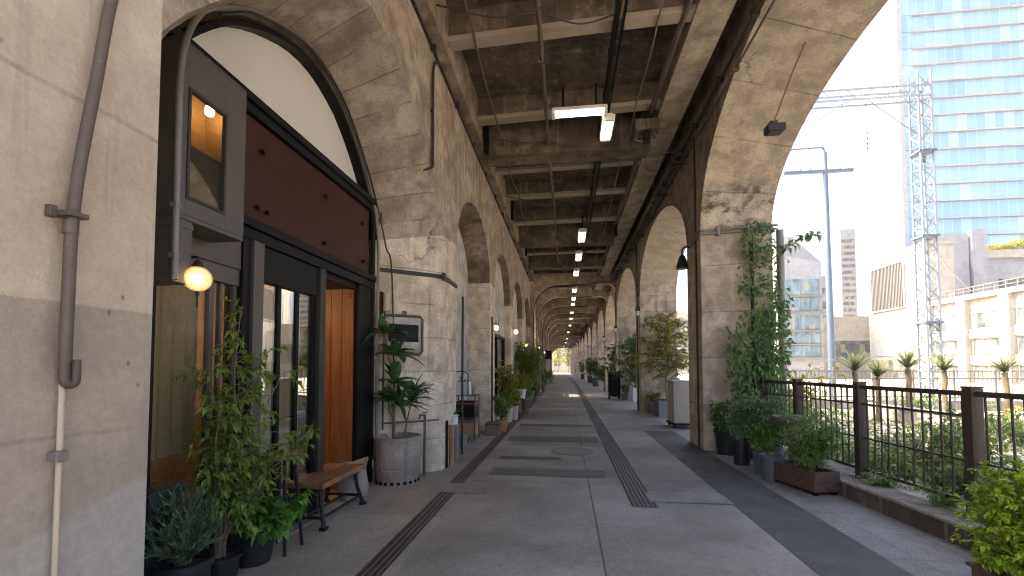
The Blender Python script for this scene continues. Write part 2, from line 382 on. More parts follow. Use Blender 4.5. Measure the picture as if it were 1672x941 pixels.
try:
    scene.cycles.use_denoising=True; scene.cycles.filter_width=1.1; scene.cycles.max_bounces=9; scene.cycles.diffuse_bounces=6; scene.cycles.glossy_bounces=3
    scene.cycles.transparent_max_bounces=10; scene.cycles.sample_clamp_indirect=6; scene.cycles.caustics_reflective=False; scene.cycles.caustics_refractive=False
except Exception: pass

XL,XS,XR,XO=-1.93,-2.76,2.62,3.85
YEND=102
# ------------------------------------------------------------------ ground, floor
g=MB(); N=24
for i in range(N):
    for j in range(N):
        pass
g.face([(-150,-60,-.14),(300,-60,-.14),(300,300,-.14),(-150,300,-.14)]); structure(g.build('ground',M['ground']))

def floormat():
    k=NT('paved_floor'); p=k.pos(); q=k.sep(p); x,y=q[0],q[1]
    agg=k.step(k.noise(p,85,5,.8),.34,.66); agg2=k.step(k.noise(p,19,6,.75),.36,.64); big=k.noise(p,.55,5,.6)
    base=k.mix(k.step(big,.38,.62),(.19,.178,.163),(.285,.268,.247))
    base=k.mix(k.step(x,-1.9,.5),k.mix(1.0,base,(1.08,.98,.86),'MULTIPLY'),base)
    wx=k.math('ADD',x,k.math('MULTIPLY',k.noise(p,.9,2),.012))
    yy=k.math('DIVIDE',y,1.55); row=k.math('FLOOR',yy)
    cl=k.math('FLOOR',k.math('DIVIDE',k.math('SUBTRACT',wx,.30),1.62))
    t=k.math('ADD',.90,k.math('MULTIPLY',k.white(k.comb(row,cl)),.2)); base=k.mix(1.0,base,k.comb(t,t,t),'MULTIPLY')
    # darker resurfaced bands across the walk
    b2=k.math('FLOOR',k.math('DIVIDE',k.math('ADD',y,.25),.62)); wn=k.white(k.comb(b2,3.0,k.math('GREATER_THAN',x,.75)))
    inside=k.math('MULTIPLY',k.math('GREATER_THAN',x,-1.2),k.math('LESS_THAN',x,1.9))
    far=k.math('GREATER_THAN',y,5.9)
    base=k.mix(k.math('MULTIPLY',k.math('MULTIPLY',k.math('LESS_THAN',wn,.24),inside),k.math('MULTIPLY',far,.30)),base,(.075,.069,.062))
    base=k.mix(k.math('MULTIPLY',k.math('MULTIPLY',k.math('GREATER_THAN',wn,.86),inside),k.math('MULTIPLY',far,.35)),base,(.19,.18,.165))
    fr=k.math('FRACT',yy); d=k.math('MULTIPLY',k.math('MINIMUM',fr,k.math('SUBTRACT',1.0,fr)),1.55)
    seamy=k.math('SUBTRACT',1.0,k.step(d,.004,.012)); brk=k.step(k.white(k.comb(row,cl,2.0)),.35,.4)
    seamx=k.math('SUBTRACT',1.0,k.step(k.math('ABSOLUTE',k.math('SUBTRACT',wx,.30)),.004,.012))
    seam=k.math('MAXIMUM',k.math('MULTIPLY',seamy,k.math('MULTIPLY',brk,far)),seamx)
    sp=k.math('ADD',.74,k.math('MULTIPLY',agg,.52)); base=k.mix(1.0,base,k.comb(sp,sp,sp),'MULTIPLY')
    sp2=k.math('ADD',.87,k.math('MULTIPLY',agg2,.26)); base=k.mix(1.0,base,k.comb(sp2,sp2,sp2),'MULTIPLY')
    gv=k.n('ShaderNodeTexVoronoi'); k.set(gv.inputs['Vector'],p); gv.inputs['Scale'].default_value=5.5; gum=k.math('MULTIPLY',k.math('SUBTRACT',1.0,k.step(gv.outputs['Distance'],.07,.13)),k.step(k.noise(p,1.1,3),.52,.58)); base=k.mix(k.math('MULTIPLY',gum,.5),base,(.06,.055,.05))
    blot=k.step(k.noise(p,1.7,9,.78),.53,.66); base=k.mix(k.math('MULTIPLY',blot,.38),base,(.09,.082,.073))
    base=k.mix(k.math('MULTIPLY',seam,.75),base,(.035,.032,.03))
    h=k.math('ADD',k.math('MULTIPLY',agg,.5),k.math('MULTIPLY',seam,-1.0))
    rr=k.math('ADD',.42,k.math('MULTIPLY',k.noise(p,2.1,5,.7),.36))
    return k.end(k.principled(base,rr,normal=k.bump(h,.35,.006),spec=.5))
M['floor']=floormat()
def asphalt():
    k=NT('dark_asphalt'); p=k.pos(); a=k.step(k.noise(p,75,5,.8),.34,.66); b=k.noise(p,1.2,9,.75); t=k.math('ADD',.7,k.math('MULTIPLY',a,.6))
    c=k.mix(k.step(b,.38,.62),(.056,.055,.056),(.094,.094,.097)); c=k.mix(1.0,c,k.comb(t,t,t),'MULTIPLY')
    return k.end(k.principled(c,.62,normal=k.bump(a,.6,.006)))
M['asphalt']=asphalt()
def tiles():
    k=NT('pale_edge_paving'); p=k.pos(); q=k.sep(p); a=k.step(k.noise(p,70,4,.75),.34,.66); b=k.noise(p,1.6,9,.75)
    c=k.mix(k.step(b,.35,.65),(.15,.145,.14),(.235,.23,.225)); t=k.math('ADD',.7,k.math('MULTIPLY',a,.6)); c=k.mix(1.0,c,k.comb(t,t,t),'MULTIPLY')
    s=None
    for ax,per,o in ((1,.6,.1),(0,.42,.05)):
        fr=k.math('FRACT',k.math('DIVIDE',k.math('ADD',q[ax],o),per)); l=k.math('SUBTRACT',1.0,k.step(k.math('MULTIPLY',k.math('MINIMUM',fr,k.math('SUBTRACT',1.0,fr)),per),.003,.010))
        s=l if s is None else k.math('MAXIMUM',s,l)
    c=k.mix(k.math('MULTIPLY',s,.5),c,(.06,.055,.05))
    return k.end(k.principled(c,.6,normal=k.bump(k.math('ADD',a,k.math('MULTIPLY',s,-1.5)),.35,.006)))
M['tile']=tiles()
def ribbed(name,c,rib,axis=0,cross=.45):
    k=NT(name); p=k.pos(); q=k.sep(p); fr=k.math('FRACT',k.math('DIVIDE',q[axis],rib)); tri=k.math('ABSOLUTE',k.math('SUBTRACT',fr,.5))
    gr=k.step(tri,.10,.32); fy=k.math('FRACT',k.math('DIVIDE',q[1-axis],cross)); j=k.math('SUBTRACT',1.0,k.step(k.math('MINIMUM',fy,k.math('SUBTRACT',1.0,fy)),.008,.02))
    n=k.noise(p,5,5,.7); f=k.math('ADD',.6,k.math('MULTIPLY',n,.8)); col=k.mix(1.0,c,k.comb(f,f,f),'MULTIPLY')
    col=k.mix(k.math('MULTIPLY',gr,.75),col,(.02,.017,.015)); col=k.mix(k.math('MULTIPLY',j,.6),col,(.03,.026,.022))
    return k.end(k.principled(col,.6,normal=k.bump(k.math('SUBTRACT',1.0,gr),.8,.012)))
M['drain']=ribbed('brown_slotted_drain',(.105,.075,.055),.055,0,.5)
M['tactile']=ribbed('grey_ribbed_guide',(.125,.118,.11),.05,0,.3)
def strip(name,mat,x0,x1,y0,y1,z,dy=4.0,parent=None):
    b=MB(); y=y0
    while y<y1-1e-6:
        e=min(y+dy,y1); a,c=cxo(y),cxo(e)
        b.face([(x0+a,y,z),(x1+a,y,z),(x1+c,e,z),(x0+c,e,z)]); y=e
    return structure(b.build(name,mat))
strip('corridor_floor',M['floor'],-3.05,4.2,-8,112,0)
strip('drain_channel_floor',M['drain'],-1.62,-1.42,-8,100,.004)
strip('guide_strip_floor',M['tactile'],.74,1.04,5.25,100,.004)
strip('asphalt_path',M['asphalt'],1.92,2.64,-8,11.5,.004)
strip('edge_pavement',M['tile'],2.64,3.9,-8,40,.0045)
pp=MB()
for (a,b_,c,d) in ((.98,1.93,5.47,5.84),):
    pp.face([(a,c,.008),(b_,c,.008),(b_,d,.008),(a,d,.008)])
structure(pp.build('pale_slab_pavement',M['tile']))
pp=MB()
for (a,b_,c,d,z) in ((-1.75,-1.0,5.55,6.0,.0075),):
    pp.face([(a,c,z),(b_,c,z),(b_,d,z),(a,d,z)])
structure(pp.build('patch_slab_pavement',M['floor']))
M['patch']=plain('dark_repair_asphalt',(.105,.095,.083),.62,0,.9,7,.3,scratch=.35)
pp=MB()
for (a,b_,c,d) in ((-1.15,.55,6.55,7.0),(-1.2,-.1,7.75,7.95),(-1.3,.68,9.55,10.3),(-1.3,.70,12.0,12.5)):
    pp.face([(a,c,.006),(b_,c+rv(-.02,.02),.006),(b_,d,.006),(a,d,.006)])
structure(pp.build('repair_bands_pavement',M['patch']))
# manhole covers
def manhole(x,y,r,label):
    t=thing('manhole_cover',label,'manhole',(x,y,0))
    b=MB(); b.lathe([(r,.005),(r,.010),(r*.93,.010),(r*.93,.007)],(x,y,0),36,cap0=False,cap1=False); b.build('rim',M['cover'] if r>.3 else M['greypipe'],t)
    b=MB(); b.lathe([(r*.92,.006),(r*.5,.0085),(r*.48,.007),(r*.1,.0085)],(x,y,0),36,cap0=False); b.build('lid',M['cover'],t)
M['cover']=plain('worn_cover',(.19,.176,.16),.6,0,.4,20,.4,scratch=.1)
manhole(.10,8.55,.40,'large round manhole cover almost flush with the grey walkway slabs')
manhole(.46,7.15,.17,'small round metal access cover with a bright rim in the walkway')

# ------------------------------------------------------------------ viaduct
via=thing('viaduct','long weathered concrete railway viaduct with arcades on both sides of a covered walkway','viaduct',(0,0,0))
ZT=7.0
def ell(y0,y1,zs,za,n=22,pw=2.0):
    c=(y0+y1)/2; h=(y1-y0)/2
    return [(c-h*math.cos(math.pi*i/n), zs+(za-zs)*math.sin(math.pi*i/n)) for i in range(n+1)]
def resamp(pts,n):
    L=[0]
    for a,b in zip(pts,pts[1:]): L.append(L[-1]+math.dist(a,b))
    out=[]
    for i in range(n+1):
        t=L[-1]*i/n; j=0
        while j<len(L)-2 and L[j+1]<t: j+=1
        u=(t-L[j])/max(1e-9,L[j+1]-L[j]); a,b=pts[j],pts[j+1]; out.append((a[0]+(b[0]-a[0])*u,a[1]+(b[1]-a[1])*u))
    return out
def smooth_pts(pts,it=2):
    for _ in range(it):
        q=[pts[0]]
        for a,b in zip(pts,pts[1:]):
            q+= [(a[0]*.75+b[0]*.25,a[1]*.75+b[1]*.25),(a[0]*.25+b[0]*.75,a[1]*.25+b[1]*.75)]
        pts=q+[pts[-1]]
    return pts
def bay(name,ya,yb,inner,outer,xi,xo,ztop,wall,pier,soff,off=0.0,offb=None,caps=True,near=None):
    """one arcade bay: wall face with arch opening on xi, splayed soffit to the profile on xo, outer face"""
    if offb is None: offb=off
    ox=lambda y: off+(offb-off)*(y-ya)/(yb-ya)
    b=MB(); n=len(inner)-1
    for x,pr,sg in ((xi,inner,1),(xo,outer,-1)):
        def q(p0,p1,p2,p3,m):
            P=[(x+ox(y),y,z) for y,z in (p0,p1,p2,p3)]
            b.face(P if sg>0 else P[::-1],m)
        y0,y1=pr[0][0],pr[-1][0]; zs0,zs1=pr[0][1],pr[-1][1]
        q((ya,0),(y0,0),(y0,zs0),(ya,zs0),3 if near else 1); q((ya,zs0),(y0,zs0),(y0,ztop),(ya,ztop),3 if near else 0)
        q((y1,0),(yb,0),(yb,zs1),(y1,zs1),1); q((y1,zs1),(yb,zs1),(yb,ztop),(y1,ztop),0)
        for a,c in zip(pr,pr[1:]): q(a,c,(c[0],ztop),(a[0],ztop),0)
    # jambs and soffit
    A=[(inner[0][0],0)]+inner+[(inner[-1][0],0)]; B=[(outer[0][0],0)]+outer+[(outer[-1][0],0)]
    s=0
    for i in range(len(A)-1):
        a,a2,c,c2=A[i],A[i+1],B[i],B[i+1]; d=math.dist(a,a2)
        mat=1 if i in (0,len(A)-2) else 2
        # split across the depth so the boards show as cells
        b.face([(xi+ox(a[0]),a[0],a[1]),(xi+ox(a2[0]),a2[0],a2[1]),(xo+ox(c2[0]),c2[0],c2[1]),(xo+ox(c[0]),c[0],c[1])],mat,
               [(s,0),(s+d,0),(s+d,abs(xo-xi)),(s,abs(xo-xi))]); s+=d
    if caps:
        for y in (ya,yb):
            b.face([(xi+ox(y),y,0),(xo+ox(y),y,0),(xo+ox(y),y,ztop),(xi+ox(y),y,ztop)],0)
    return b.build(name,[wall,pier,soff]+([near] if near else []),via,smooth=True,angle=30)
# left arcade: bay 1 (shop) has a hand-shaped arch, the others are elliptical
in1=resamp(smooth_pts([(1.84,3.22),(1.98,3.44),(2.38,3.88),(2.9,4.55),(3.5,5.05),(4.2,5.27),(5.09,5.12),(5.98,4.5),(6.45,4.05),(6.74,3.7)],1),26)
out1=resamp(smooth_pts([(2.45,3.45),(2.58,3.85),(2.95,4.32),(3.4,4.68),(4.2,5.0),(4.9,4.87),(5.4,4.5),(5.78,4.05),(6.08,3.45)],1),26)
lw=M['spandrel']
bay('arcade_bay',.9,7.2,in1,out1,XL,XS,ZT,lw,M['pier'],M['soffit'],near=M['wall'])
LB=[]; y=7.2
while y<YEND-2:
    LB.append(y); a,c=cxo(y),cxo(y+4.2)
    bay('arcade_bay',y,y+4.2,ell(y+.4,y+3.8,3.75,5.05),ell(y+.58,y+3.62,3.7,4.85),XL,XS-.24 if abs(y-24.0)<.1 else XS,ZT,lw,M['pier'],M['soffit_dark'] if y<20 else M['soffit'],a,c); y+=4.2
# right arcade
bay('arcade_bay',.95,9.45,ell(1.5,8.95,4.27,6.47,30),ell(1.85,8.75,4.2,6.0,30),XR,XO,ZT,M['wall_right'],M['pier_right'],M['soffit_r'])
y=9.45; RB=[]
while y<YEND-3:
    RB.append(y); a,c=cxo(y),cxo(y+7.2)
    bay('arcade_bay',y,y+7.2,ell(y+.48,y+6.72,4.2,5.95,24),ell(y+.62,y+6.58,4.15,5.7,24),XR,XO,ZT,M['wall_right'],M['pier_right'],M['soffit_far'],a,c); y+=7.2
# slab, parapets
b=MB()
yy=-.5
while yy<YEND:
    e=yy+5; a,c=cxo(yy),cxo(e)
    P=[(-3.1+a,yy),(4.0+a,yy),(4.0+c,e),(-3.1+c,e)]
    b.face([(x,y_,ZT) for x,y_ in P][::-1]); b.face([(x,y_,ZT+.45) for x,y_ in P])
    b.face([(P[0][0],P[0][1],ZT),(P[3][0],P[3][1],ZT),(P[3][0],P[3][1],ZT+.45),(P[0][0],P[0][1],ZT+.45)])
    b.face([(P[1][0],P[1][1],ZT),(P[2][0],P[2][1],ZT),(P[2][0],P[2][1],ZT+.45),(P[1][0],P[1][1],ZT+.45)]); yy=e
b.build('deck_slab',M['ceil'],via)
for xa,xb in ((-3.2,-2.9),(3.85,4.1)):
    b=MB(); yy=-.5
    while yy<YEND: b.box(xa+cxo(yy+2.5),xb+cxo(yy+2.5),yy,yy+5,ZT-.05,ZT+.75); yy+=5
    b.build('parapet',M['wall_right'],via)
# inner ledge on the left and haunch beam on the right
for xa,xb,z0,mt in ((XL-.002,-1.74,6.28,'wall_right'),(1.78,2.26,6.45,'rib')):
    b=MB(); yy=-.5
    while yy<YEND-1:
        e=yy+4; a,c=cxo(yy),cxo(e)
        b.face([(xa+a,yy,z0),(xb+a,yy,z0),(xb+c,e,z0),(xa+c,e,z0)][::-1])
        for x_ in (xa,xb): b.face([(x_+a,yy,z0),(x_+c,e,z0),(x_+c,e,ZT),(x_+a,yy,ZT)])
        yy=e
    b.build('edge_beam',M[mt],via)
# cross beams: steel joists with a light lower flange
y=.1; i=0
while y<52:
    o=None
    sk_=.16 if y<9 else .06
    b=MB()
    b.box(-1.74,1.78,y-.05,y+.05,6.62,ZT-.003,0); b.box(-1.738,1.778,y-.11,y+.11,6.53,6.615,1)
    for v in range(len(b.v)):
        x_,y_,z_=b.v[v]; b.v[v]=(x_+cxo(y),y_-x_*.045,z_)
    for v in range(len(b.v)):
        x_,y_,z_=b.v[v]; b.v[v]=(x_,y_+i%3*.12-.12,z_-(.05 if i%2 and z_<6.9 else 0))
    b.build('cross_beam',[M['beam'],M['flange']],via,bevel=.006); y+=2.1; i+=1
# deep transverse beams over the right-hand piers
for y in (9.6,16.65,20.6):
    b=MB(); b.box(-1.742,1.782,y-.28,y+.28,6.22,ZT-.004); b.build('deep_beam',M['beam'],via,bevel=.015)
# portal ribs with rounded corners further along
def rib(y,zc=6.05,t=.45,rad=1.35,zl=4.5):
    o=cxo(y); x0,x1=XL+.003,XR-.003; n=10; pr=[]; rr=rad*.35
    for k in range(n+1):
        w=math.pi/2*k/n; pr.append((x0+.16+rad-rad*math.cos(w), zc-rad+rad*math.sin(w)))
    for k in range(n+1):
        w=math.pi/2*k/n; pr.append((x1-.02-rr*math.sin(math.pi/2)+rr*math.sin(w), zc-rr+rr*math.cos(w)))
    b=MB()
    for yy_ in (y-t/2,y+t/2):
        F=lambda p:(p[0]+o,yy_,p[1])
        lo=[(x0,zc-rad)]+pr+[(x1,zc-rad*.8)]
        for a,c in zip(pr,pr[1:]): b.face([F(a),F(c),F((c[0],ZT-.005)),F((a[0],ZT-.005))])
        b.face([F((x0,0.0)),F(( x0+.16,0.0)),F(pr[0]),F((x0,pr[0][1]))]); b.face([F((x0,pr[0][1])),F(pr[0]),F((pr[0][0],ZT-.005)),F((x0,ZT-.005))])
        b.face([F(pr[-1]),F((x1,pr[-1][1])),F((x1,ZT-.005)),F((pr[-1][0],ZT-.005))])
    chain=[(x0+.16,0)]+pr+[(x1,pr[-1][1])]
    for a,c in zip(chain,chain[1:]):
        b.face([(a[0]+o,y-t/2,a[1]),(c[0]+o,y-t/2,c[1]),(c[0]+o,y+t/2,c[1]),(a[0]+o,y+t/2,a[1])])
    return b.build('portal_rib',M['rib'],via,smooth=True,angle=35)
ry=[23.85,28.2,32.4,36.6,40.8,45.0,53.4,61.8,70.2,78.6,87,95.4]
for y in ry: rib(y,6.05 if y<60 else 5.9)
rib(101.6,6.0,.8,2.2)
# infill walls of the left bays; one bay is opened for a sun patch, an added passage
shop_bays=[1,6,9,12]
for i,y in enumerate(LB):
    o=cxo(y+2.1); sunbay=abs(y-24.0)<.1
    b=MB(); n=20; pr=ell(y+.45,y+3.75,3.7,4.98,n)
    x=(-2.47 if i==0 else XL-.22)+o
    if i in shop_bays:      # only the lunette above the sign is walled
        pr2=[p for p in pr]; zb=3.25
    else: zb=0
    if sunbay:
        for a,c in zip(pr,pr[1:]): b.face([(x,a[0],0),(x,c[0],0),(x,c[0],min(c[1],3.0)),(x,a[0],min(a[1],3.0))])
        b.build('infill_wall',M['plaster'],via); continue  # low wall put in to trim the sun patch on the floor
    for a,c in zip(pr,pr[1:]): b.face([(x,a[0],zb),(x,c[0],zb),(x,c[0],c[1]),(x,a[0],a[1])])
    xb=XS-.3+o
    for a,c in zip(pr,pr[1:]): b.face([(xb,a[0],0),(xb,c[0],0),(xb,c[0],c[1]),(xb,a[0],a[1])][::-1])
    b.build('infill_wall',M['plaster'],via)
# back wall behind the first shop and the bays behind the camera
b=MB(); b.box(-6.2,-6.0,.2,8,0,ZT); b.box(-6,-2.9,.4,7.3,5.3,5.5); b.box(-6,-2.78,7.3,7.5,0,5.3); b.box(-6,-2.78,.2,.4,0,5.3); b.build('rear_wall',M['plaster'],via)
# ------------------------------------------------------------------ first shopfront
sh=thing('shopfront','dark steel shopfront with blank maroon sign panel and orange plank door under nearest arch','shopfront',(-2.76,4.2,0))
# arched frame following the opening
b=MB(); pr=out1
def sweep(b,pr,x0,x1,w0,w1):
    cxm=(sum(p[0] for p in pr)/len(pr),3.2)
    def off(p,d):
        v=Vector((cxm[0]-p[0],cxm[1]-p[1])).normalized(); return (p[0]+v.x*d,p[1]+v.y*d)
    A=[off(p,w0) for p in pr]; B=[off(p,w1) for p in pr]
    for i in range(len(pr)-1):
        for P,Q,xa,xb in ((A,A,x0,x1),(B,B,x0,x1),(A,B,x1,x1),(A,B,x0,x0)):
            b.face([(xa,P[i][0],P[i][1]),(xa,P[i+1][0],P[i+1][1]),(xb,Q[i+1][0],Q[i+1][1]),(xb,Q[i][0],Q[i][1])])
sweep(b,pr,-2.84,-2.70,.05,.095)
b.build('arch_frame',M['black'],sh)
b=MB(); pr2=[(lambda v:(p[0]+v.x*.075,p[1]+v.y*.075))(Vector((4.2-p[0],3.2-p[1])).normalized()) for p in pr if p[1]>4.0]
x=-2.82
for a,c in zip(pr2,pr2[1:]): b.face([(x,a[0],3.95),(x,c[0],3.95),(x,c[0],max(c[1],3.95)),(x,a[0],max(a[1],3.95))])
for a,c in zip(pr2,pr2[1:]): b.face([(x-.05,a[0],3.95),(x-.05,c[0],3.95),(x-.05,c[0],max(c[1],3.95)),(x-.05,a[0],max(a[1],3.95))][::-1])
b.build('lunette_panel',M['white_panel'],sh)
b=MB(); b.box(-2.86,-2.66,2.60,5.92,3.885,3.96); b.box(-2.85,-2.69,2.62,5.90,3.80,3.883); b.build('transom_beam',M['black'],sh,bevel=.004)
b=MB(); b.box(-2.83,-2.735,3.40,5.80,2.885,3.795); sg=b.build('sign_panel',M['maroon'],sh,bevel=.004)
for y,z in ((3.62,3.55),(3.57,3.02),(3.70,3.02),(4.67,3.55),(4.66,3.01),(5.59,3.54),(5.62,3.03)):
    b=MB(); P=[(-2.736,y,z),(-2.70,y,z)]; b.tube(P,.022,8); b.tube([(-2.70,y,z),(-2.692,y,z)],.03,8); b.build('bolt',M['maroon'],sg)
b=MB(); b.box(-2.88,-2.655,3.06,5.90,2.80,2.88); b.box(-2.86,-2.69,3.06,5.88,2.70,2.798); b.build('lintel_beam',M['black'],sh,bevel=.004)
# posts
b=MB(); b.box(-2.86,-2.60,2.36,2.455,0,3.9); b.box(-2.84,-2.70,2.461,2.60,0,2.6); b.build('jamb_post',M['black'],sh,bevel=.004)
b=MB(); b.box(-2.87,-2.70,3.38,3.47,0,2.70); b.build('post',M['black'],sh,bevel=.004)
b=MB(); b.box(-2.85,-2.67,3.472,3.60,0,2.70); b.build('post',M['brownsteel'],sh,bevel=.004)
b=MB(); b.box(-2.99,-2.69,4.545,4.655,0,2.70); b.build('post',M['dark'],sh,bevel=.004)
b=MB(); b.box(-2.86,-2.71,5.505,5.86,0,2.70); b.box(-2.74,-2.69,5.862,5.93,0,3.9); b.build('post',M['black'],sh,bevel=.006)
# bay window box with end return
bw=MB()
bx0,bx1,by0,by1,bz0,bz1=-2.80,-2.45,2.47,3.06,2.56,3.74
f=MB()
f.box(bx0,bx1,by0,by1,bz1-.03,bz1); f.box(bx0,bx1,by0,by1,bz0,bz0+.03)
f.box(bx0,bx1,by0,by0+.02,bz0+.0305,bz1-.0305); f.box(bx0,bx1,by1-.02,by1,bz0+.0305,bz1-.0305)
wy0,wy1,wz0,wz1=2.54,2.87,2.70,3.44
f.box(bx1-.03,bx1,by0+.0205,wy0,bz0+.0305,bz1-.0305); f.box(bx1-.03,bx1,wy1,by1-.0205,bz0+.0305,bz1-.0305)
f.box(bx1-.03,bx1,wy0,wy1,bz0+.0305,wz0); f.box(bx1-.03,bx1,wy0,wy1,wz1,bz1-.0305); f.box(bx0,bx0+.02,by0+.021,by1-.021,bz0+.031,bz1-.031)
box=f.build('bay_window',M['brownsteel'],sh,bevel=.003)
f=MB()
for a in ((wy0,wy0+.02,wz0,wz1),(wy1-.02,wy1,wz0,wz1),(wy0+.0205,wy1-.0205,wz0,wz0+.02),(wy0+.0205,wy1-.0205,wz1-.02,wz1)): f.box(bx1-.02,bx1+.006,*a)
f.build('window_frame',M['dark'],box)
f=MB(); f.box(bx1-.018,bx1-.012,wy0+.01,wy1-.01,wz0+.01,wz1-.01); f.build('pane',M['glass'],box)
f=MB(); f.box(bx0+.022,bx0+.03,by0+.022,by1-.022,2.62,bz1-.06); f.box(bx0+.031,bx1-.04,by1-.032,by1-.022,2.62,bz1-.06); f.box(bx0+.031,bx1-.04,by0+.022,by1-.022,bz1-.058,bz1-.045); f.build('lining',M['amber'],box)  # amber colour put in to imitate the warm glow in the glass
f=MB(); f.box(bx1-.05,bx1-.03,wy0+.01,wy1-.01,wz0+.01,3.08); f.build('frosted_pane',M['brownsteel'],box)
f=MB(); f.lathe([(.008,0),(.026,.012),(.032,.04),(.026,.068),(.008,.08)],(-2.62,2.90,3.46),12); f.build('bulb',M['added_amber_e'],box)  # bulb added to make this window read amber
f=MB(); f.box(-2.72,-2.45,2.462,2.60,2.14,2.555); f.box(-2.725,-2.445,2.457,2.605,2.50,2.535); f.build('duct',M['brownsteel'],sh,bevel=.004)
# left window under the bay
f=MB(); f.box(-2.82,-2.72,2.605,3.378,2.42,2.69); f.box(-2.81,-2.73,2.66,3.378,2.28,2.417)
f.box(-2.81,-2.73,2.66,3.378,.02,.16)
for a,c in ((3.09,3.14),(3.20,3.225),(3.345,3.376)): f.box(-2.79,-2.75,a,c,.163,2.277)
wl=f.build('window',M['brownsteel'],sh,bevel=.003)
f=MB(); f.box(-2.772,-2.768,2.66,3.376,.16,2.29); f.build('pane',M['glass'],wl)
f=MB(); n=30
for i in range(n):
    a=2.95+.43*i/n; c=2.95+.43*(i+1)/n; xa=-3.1+.02*math.sin(a*55); xb=-3.1+.02*math.sin(c*55)
    f.face([(xa,a,.9),(xb,c,.9),(xb,c,2.32),(xa,a,2.32)])
f.build('curtain',M['added_blind'],wl,smooth=True)  # curtain added: pale folds stand in for reflections in the glass
# three light window
f=MB(); f.box(-2.83,-2.72,3.603,4.54,2.38,2.695); f.box(-2.83,-2.72,3.603,4.54,.02,.12)
for a,c in ((3.603,3.64),(3.905,3.955),(4.20,4.245),(4.50,4.54)): f.box(-2.80,-2.745,a,c,.123,2.377)
w3=f.build('window',M['black'],sh,bevel=.003)
for a,c in ((3.64,3.905),(3.955,4.20),(4.245,4.50)):
    f=MB(); f.box(-2.767,-2.763,a,c,.12,2.38); f.build('pane',M['glass'],w3)
f=MB(); n=60
for i in range(n):
    a=3.62+.9*i/n; c=3.62+.9*(i+1)/n; xa=-2.93+.018*math.sin(a*60); xb=-2.93+.018*math.sin(c*60)
    f.face([(xa,a,.55),(xb,c,.55),(xb,c,2.37),(xa,a,2.37)])
f.build('curtain',M['added_blind'],w3,smooth=True)  # added curtain, its cream replaces bright outdoor reflections in the panes
# door
f=MB(); xs=[-3.42,-3.235,-3.075,-2.925,-2.775]
for a,c in zip(xs,xs[1:]): f.box(a+.003,c-.003,5.455,5.498,.015,2.62)
f.box(-3.42,-2.78,5.485,5.497,.02,2.61); d=f.build('door',M['door'],sh,bevel=.004)
f=MB(); f.tube([(-3.36,5.455,1.0),(-3.36,5.41,1.0),(-3.36,5.41,1.28),(-3.36,5.455,1.28)],.011,8); f.build('handle',M['iron'],d)
f=MB(); f.box(-3.45,-2.75,4.657,5.499,2.63,2.697); f.build('door_head',M['black'],sh)
f=MB(); f.box(-3.03,-2.62,2.47,5.93,.0,.014); f.build('threshold',M['kerb'],sh)
# room behind
f=MB(); f.box(-5.6,-5.5,2.3,6.2,0,3.9,0); f.box(-5.5,-2.92,2.2,2.3,0,3.9,0); f.box(-5.5,-2.95,6.1,6.2,0,3.9,0); f.box(-5.5,-2.87,2.3,6.1,3.2,3.3,0); f.build('room_wall',M['interior'],sh)
f=MB(); f.box(-5.5,-3.04,2.3,6.1,.006,.02); f.build('room_floor',M['shopfloor'],sh)
f=MB(); f.box(-5.45,-4.9,2.6,5.8,.02,1.0); f.box(-5.5,-5.2,2.8,5.6,1.5,1.54); f.box(-5.5,-5.2,2.8,5.6,2.0,2.04)
for q in range(16):
    yq=2.9+q*.17; zq=random.choice((1.54,2.04)); hh=rv(.16,.3); f.box(-5.42,-5.32,yq,yq+.09,zq+.001,zq+hh)
f.build('counter',M['oldwood'],sh,bevel=.01)
for y,z in ((3.2,2.5),(4.3,2.55),(5.3,2.5)):
    t=thing('pendant_lamp','bare amber pendant bulb hanging inside the dark shop behind its windows','lamp',(-4.1,y,z),'pendant bulbs inside the shop')
    f=MB(); f.tube([(-4.1,y,z+.1),(-4.1,y,3.2)],.006,6); f.build('cord',M['dark'],t)
    f=MB(); f.lathe([(.01,-.06),(.05,-.03),(.06,.0),(.045,.05),(.015,.09)],(-4.1,y,z),14); f.build('bulb',M['bulb_e'],t,smooth=True)
# globe lamp
gl=thing('globe_lamp','round glowing opal globe lamp on a black bracket beside the shop window','lamp',(-2.44,2.62,2.15))
gx,gy,gz=-2.42,2.62,2.185
f=MB(); f.lathe([(.083*math.sin(math.pi*i/16),-.083*math.cos(math.pi*i/16)) for i in range(17)],(gx,gy,gz),28,cap0=False,cap1=False); f.build('globe',M['opal'],gl,smooth=True)
for rr_ in (.074,.064): f=MB(); f.lathe([(rr_*math.sin(math.pi*i/14),-rr_*math.cos(math.pi*i/14)) for i in range(15)],(gx,gy,gz),24,cap0=False,cap1=False); f.build('glow_shell',M['opal2'],gl,smooth=True)  # added emitting shells give the globe its soft bright centre
f=MB(); f.lathe([(.038*math.sin(math.pi*i/12),-.038*math.cos(math.pi*i/12)) for i in range(13)],(gx,gy,gz),20,cap0=False,cap1=False); f.build('bulb',M['lampcore'],gl,smooth=True)
f=MB(); f.tube([(-2.70,2.66,2.34),(-2.55,2.64,2.335),(gx,gy,2.33),(gx,gy,2.27)],.010,8); f.lathe([(.03,.075),(.032,.09),(.018,.12)],(gx,gy,gz),14); f.tube([(-2.71,2.66,2.34),(-2.69,2.66,2.34)],.05,14); f.build('bracket',M['iron'],gl)
f=MB(); f.tube([(gx,gy,gz-.083),(gx,gy,gz-.11)],.012,8); f.tube([(gx,gy,gz-.11),(gx,gy,gz-.19)],.005,6); f.build('finial',M['iron'],gl)

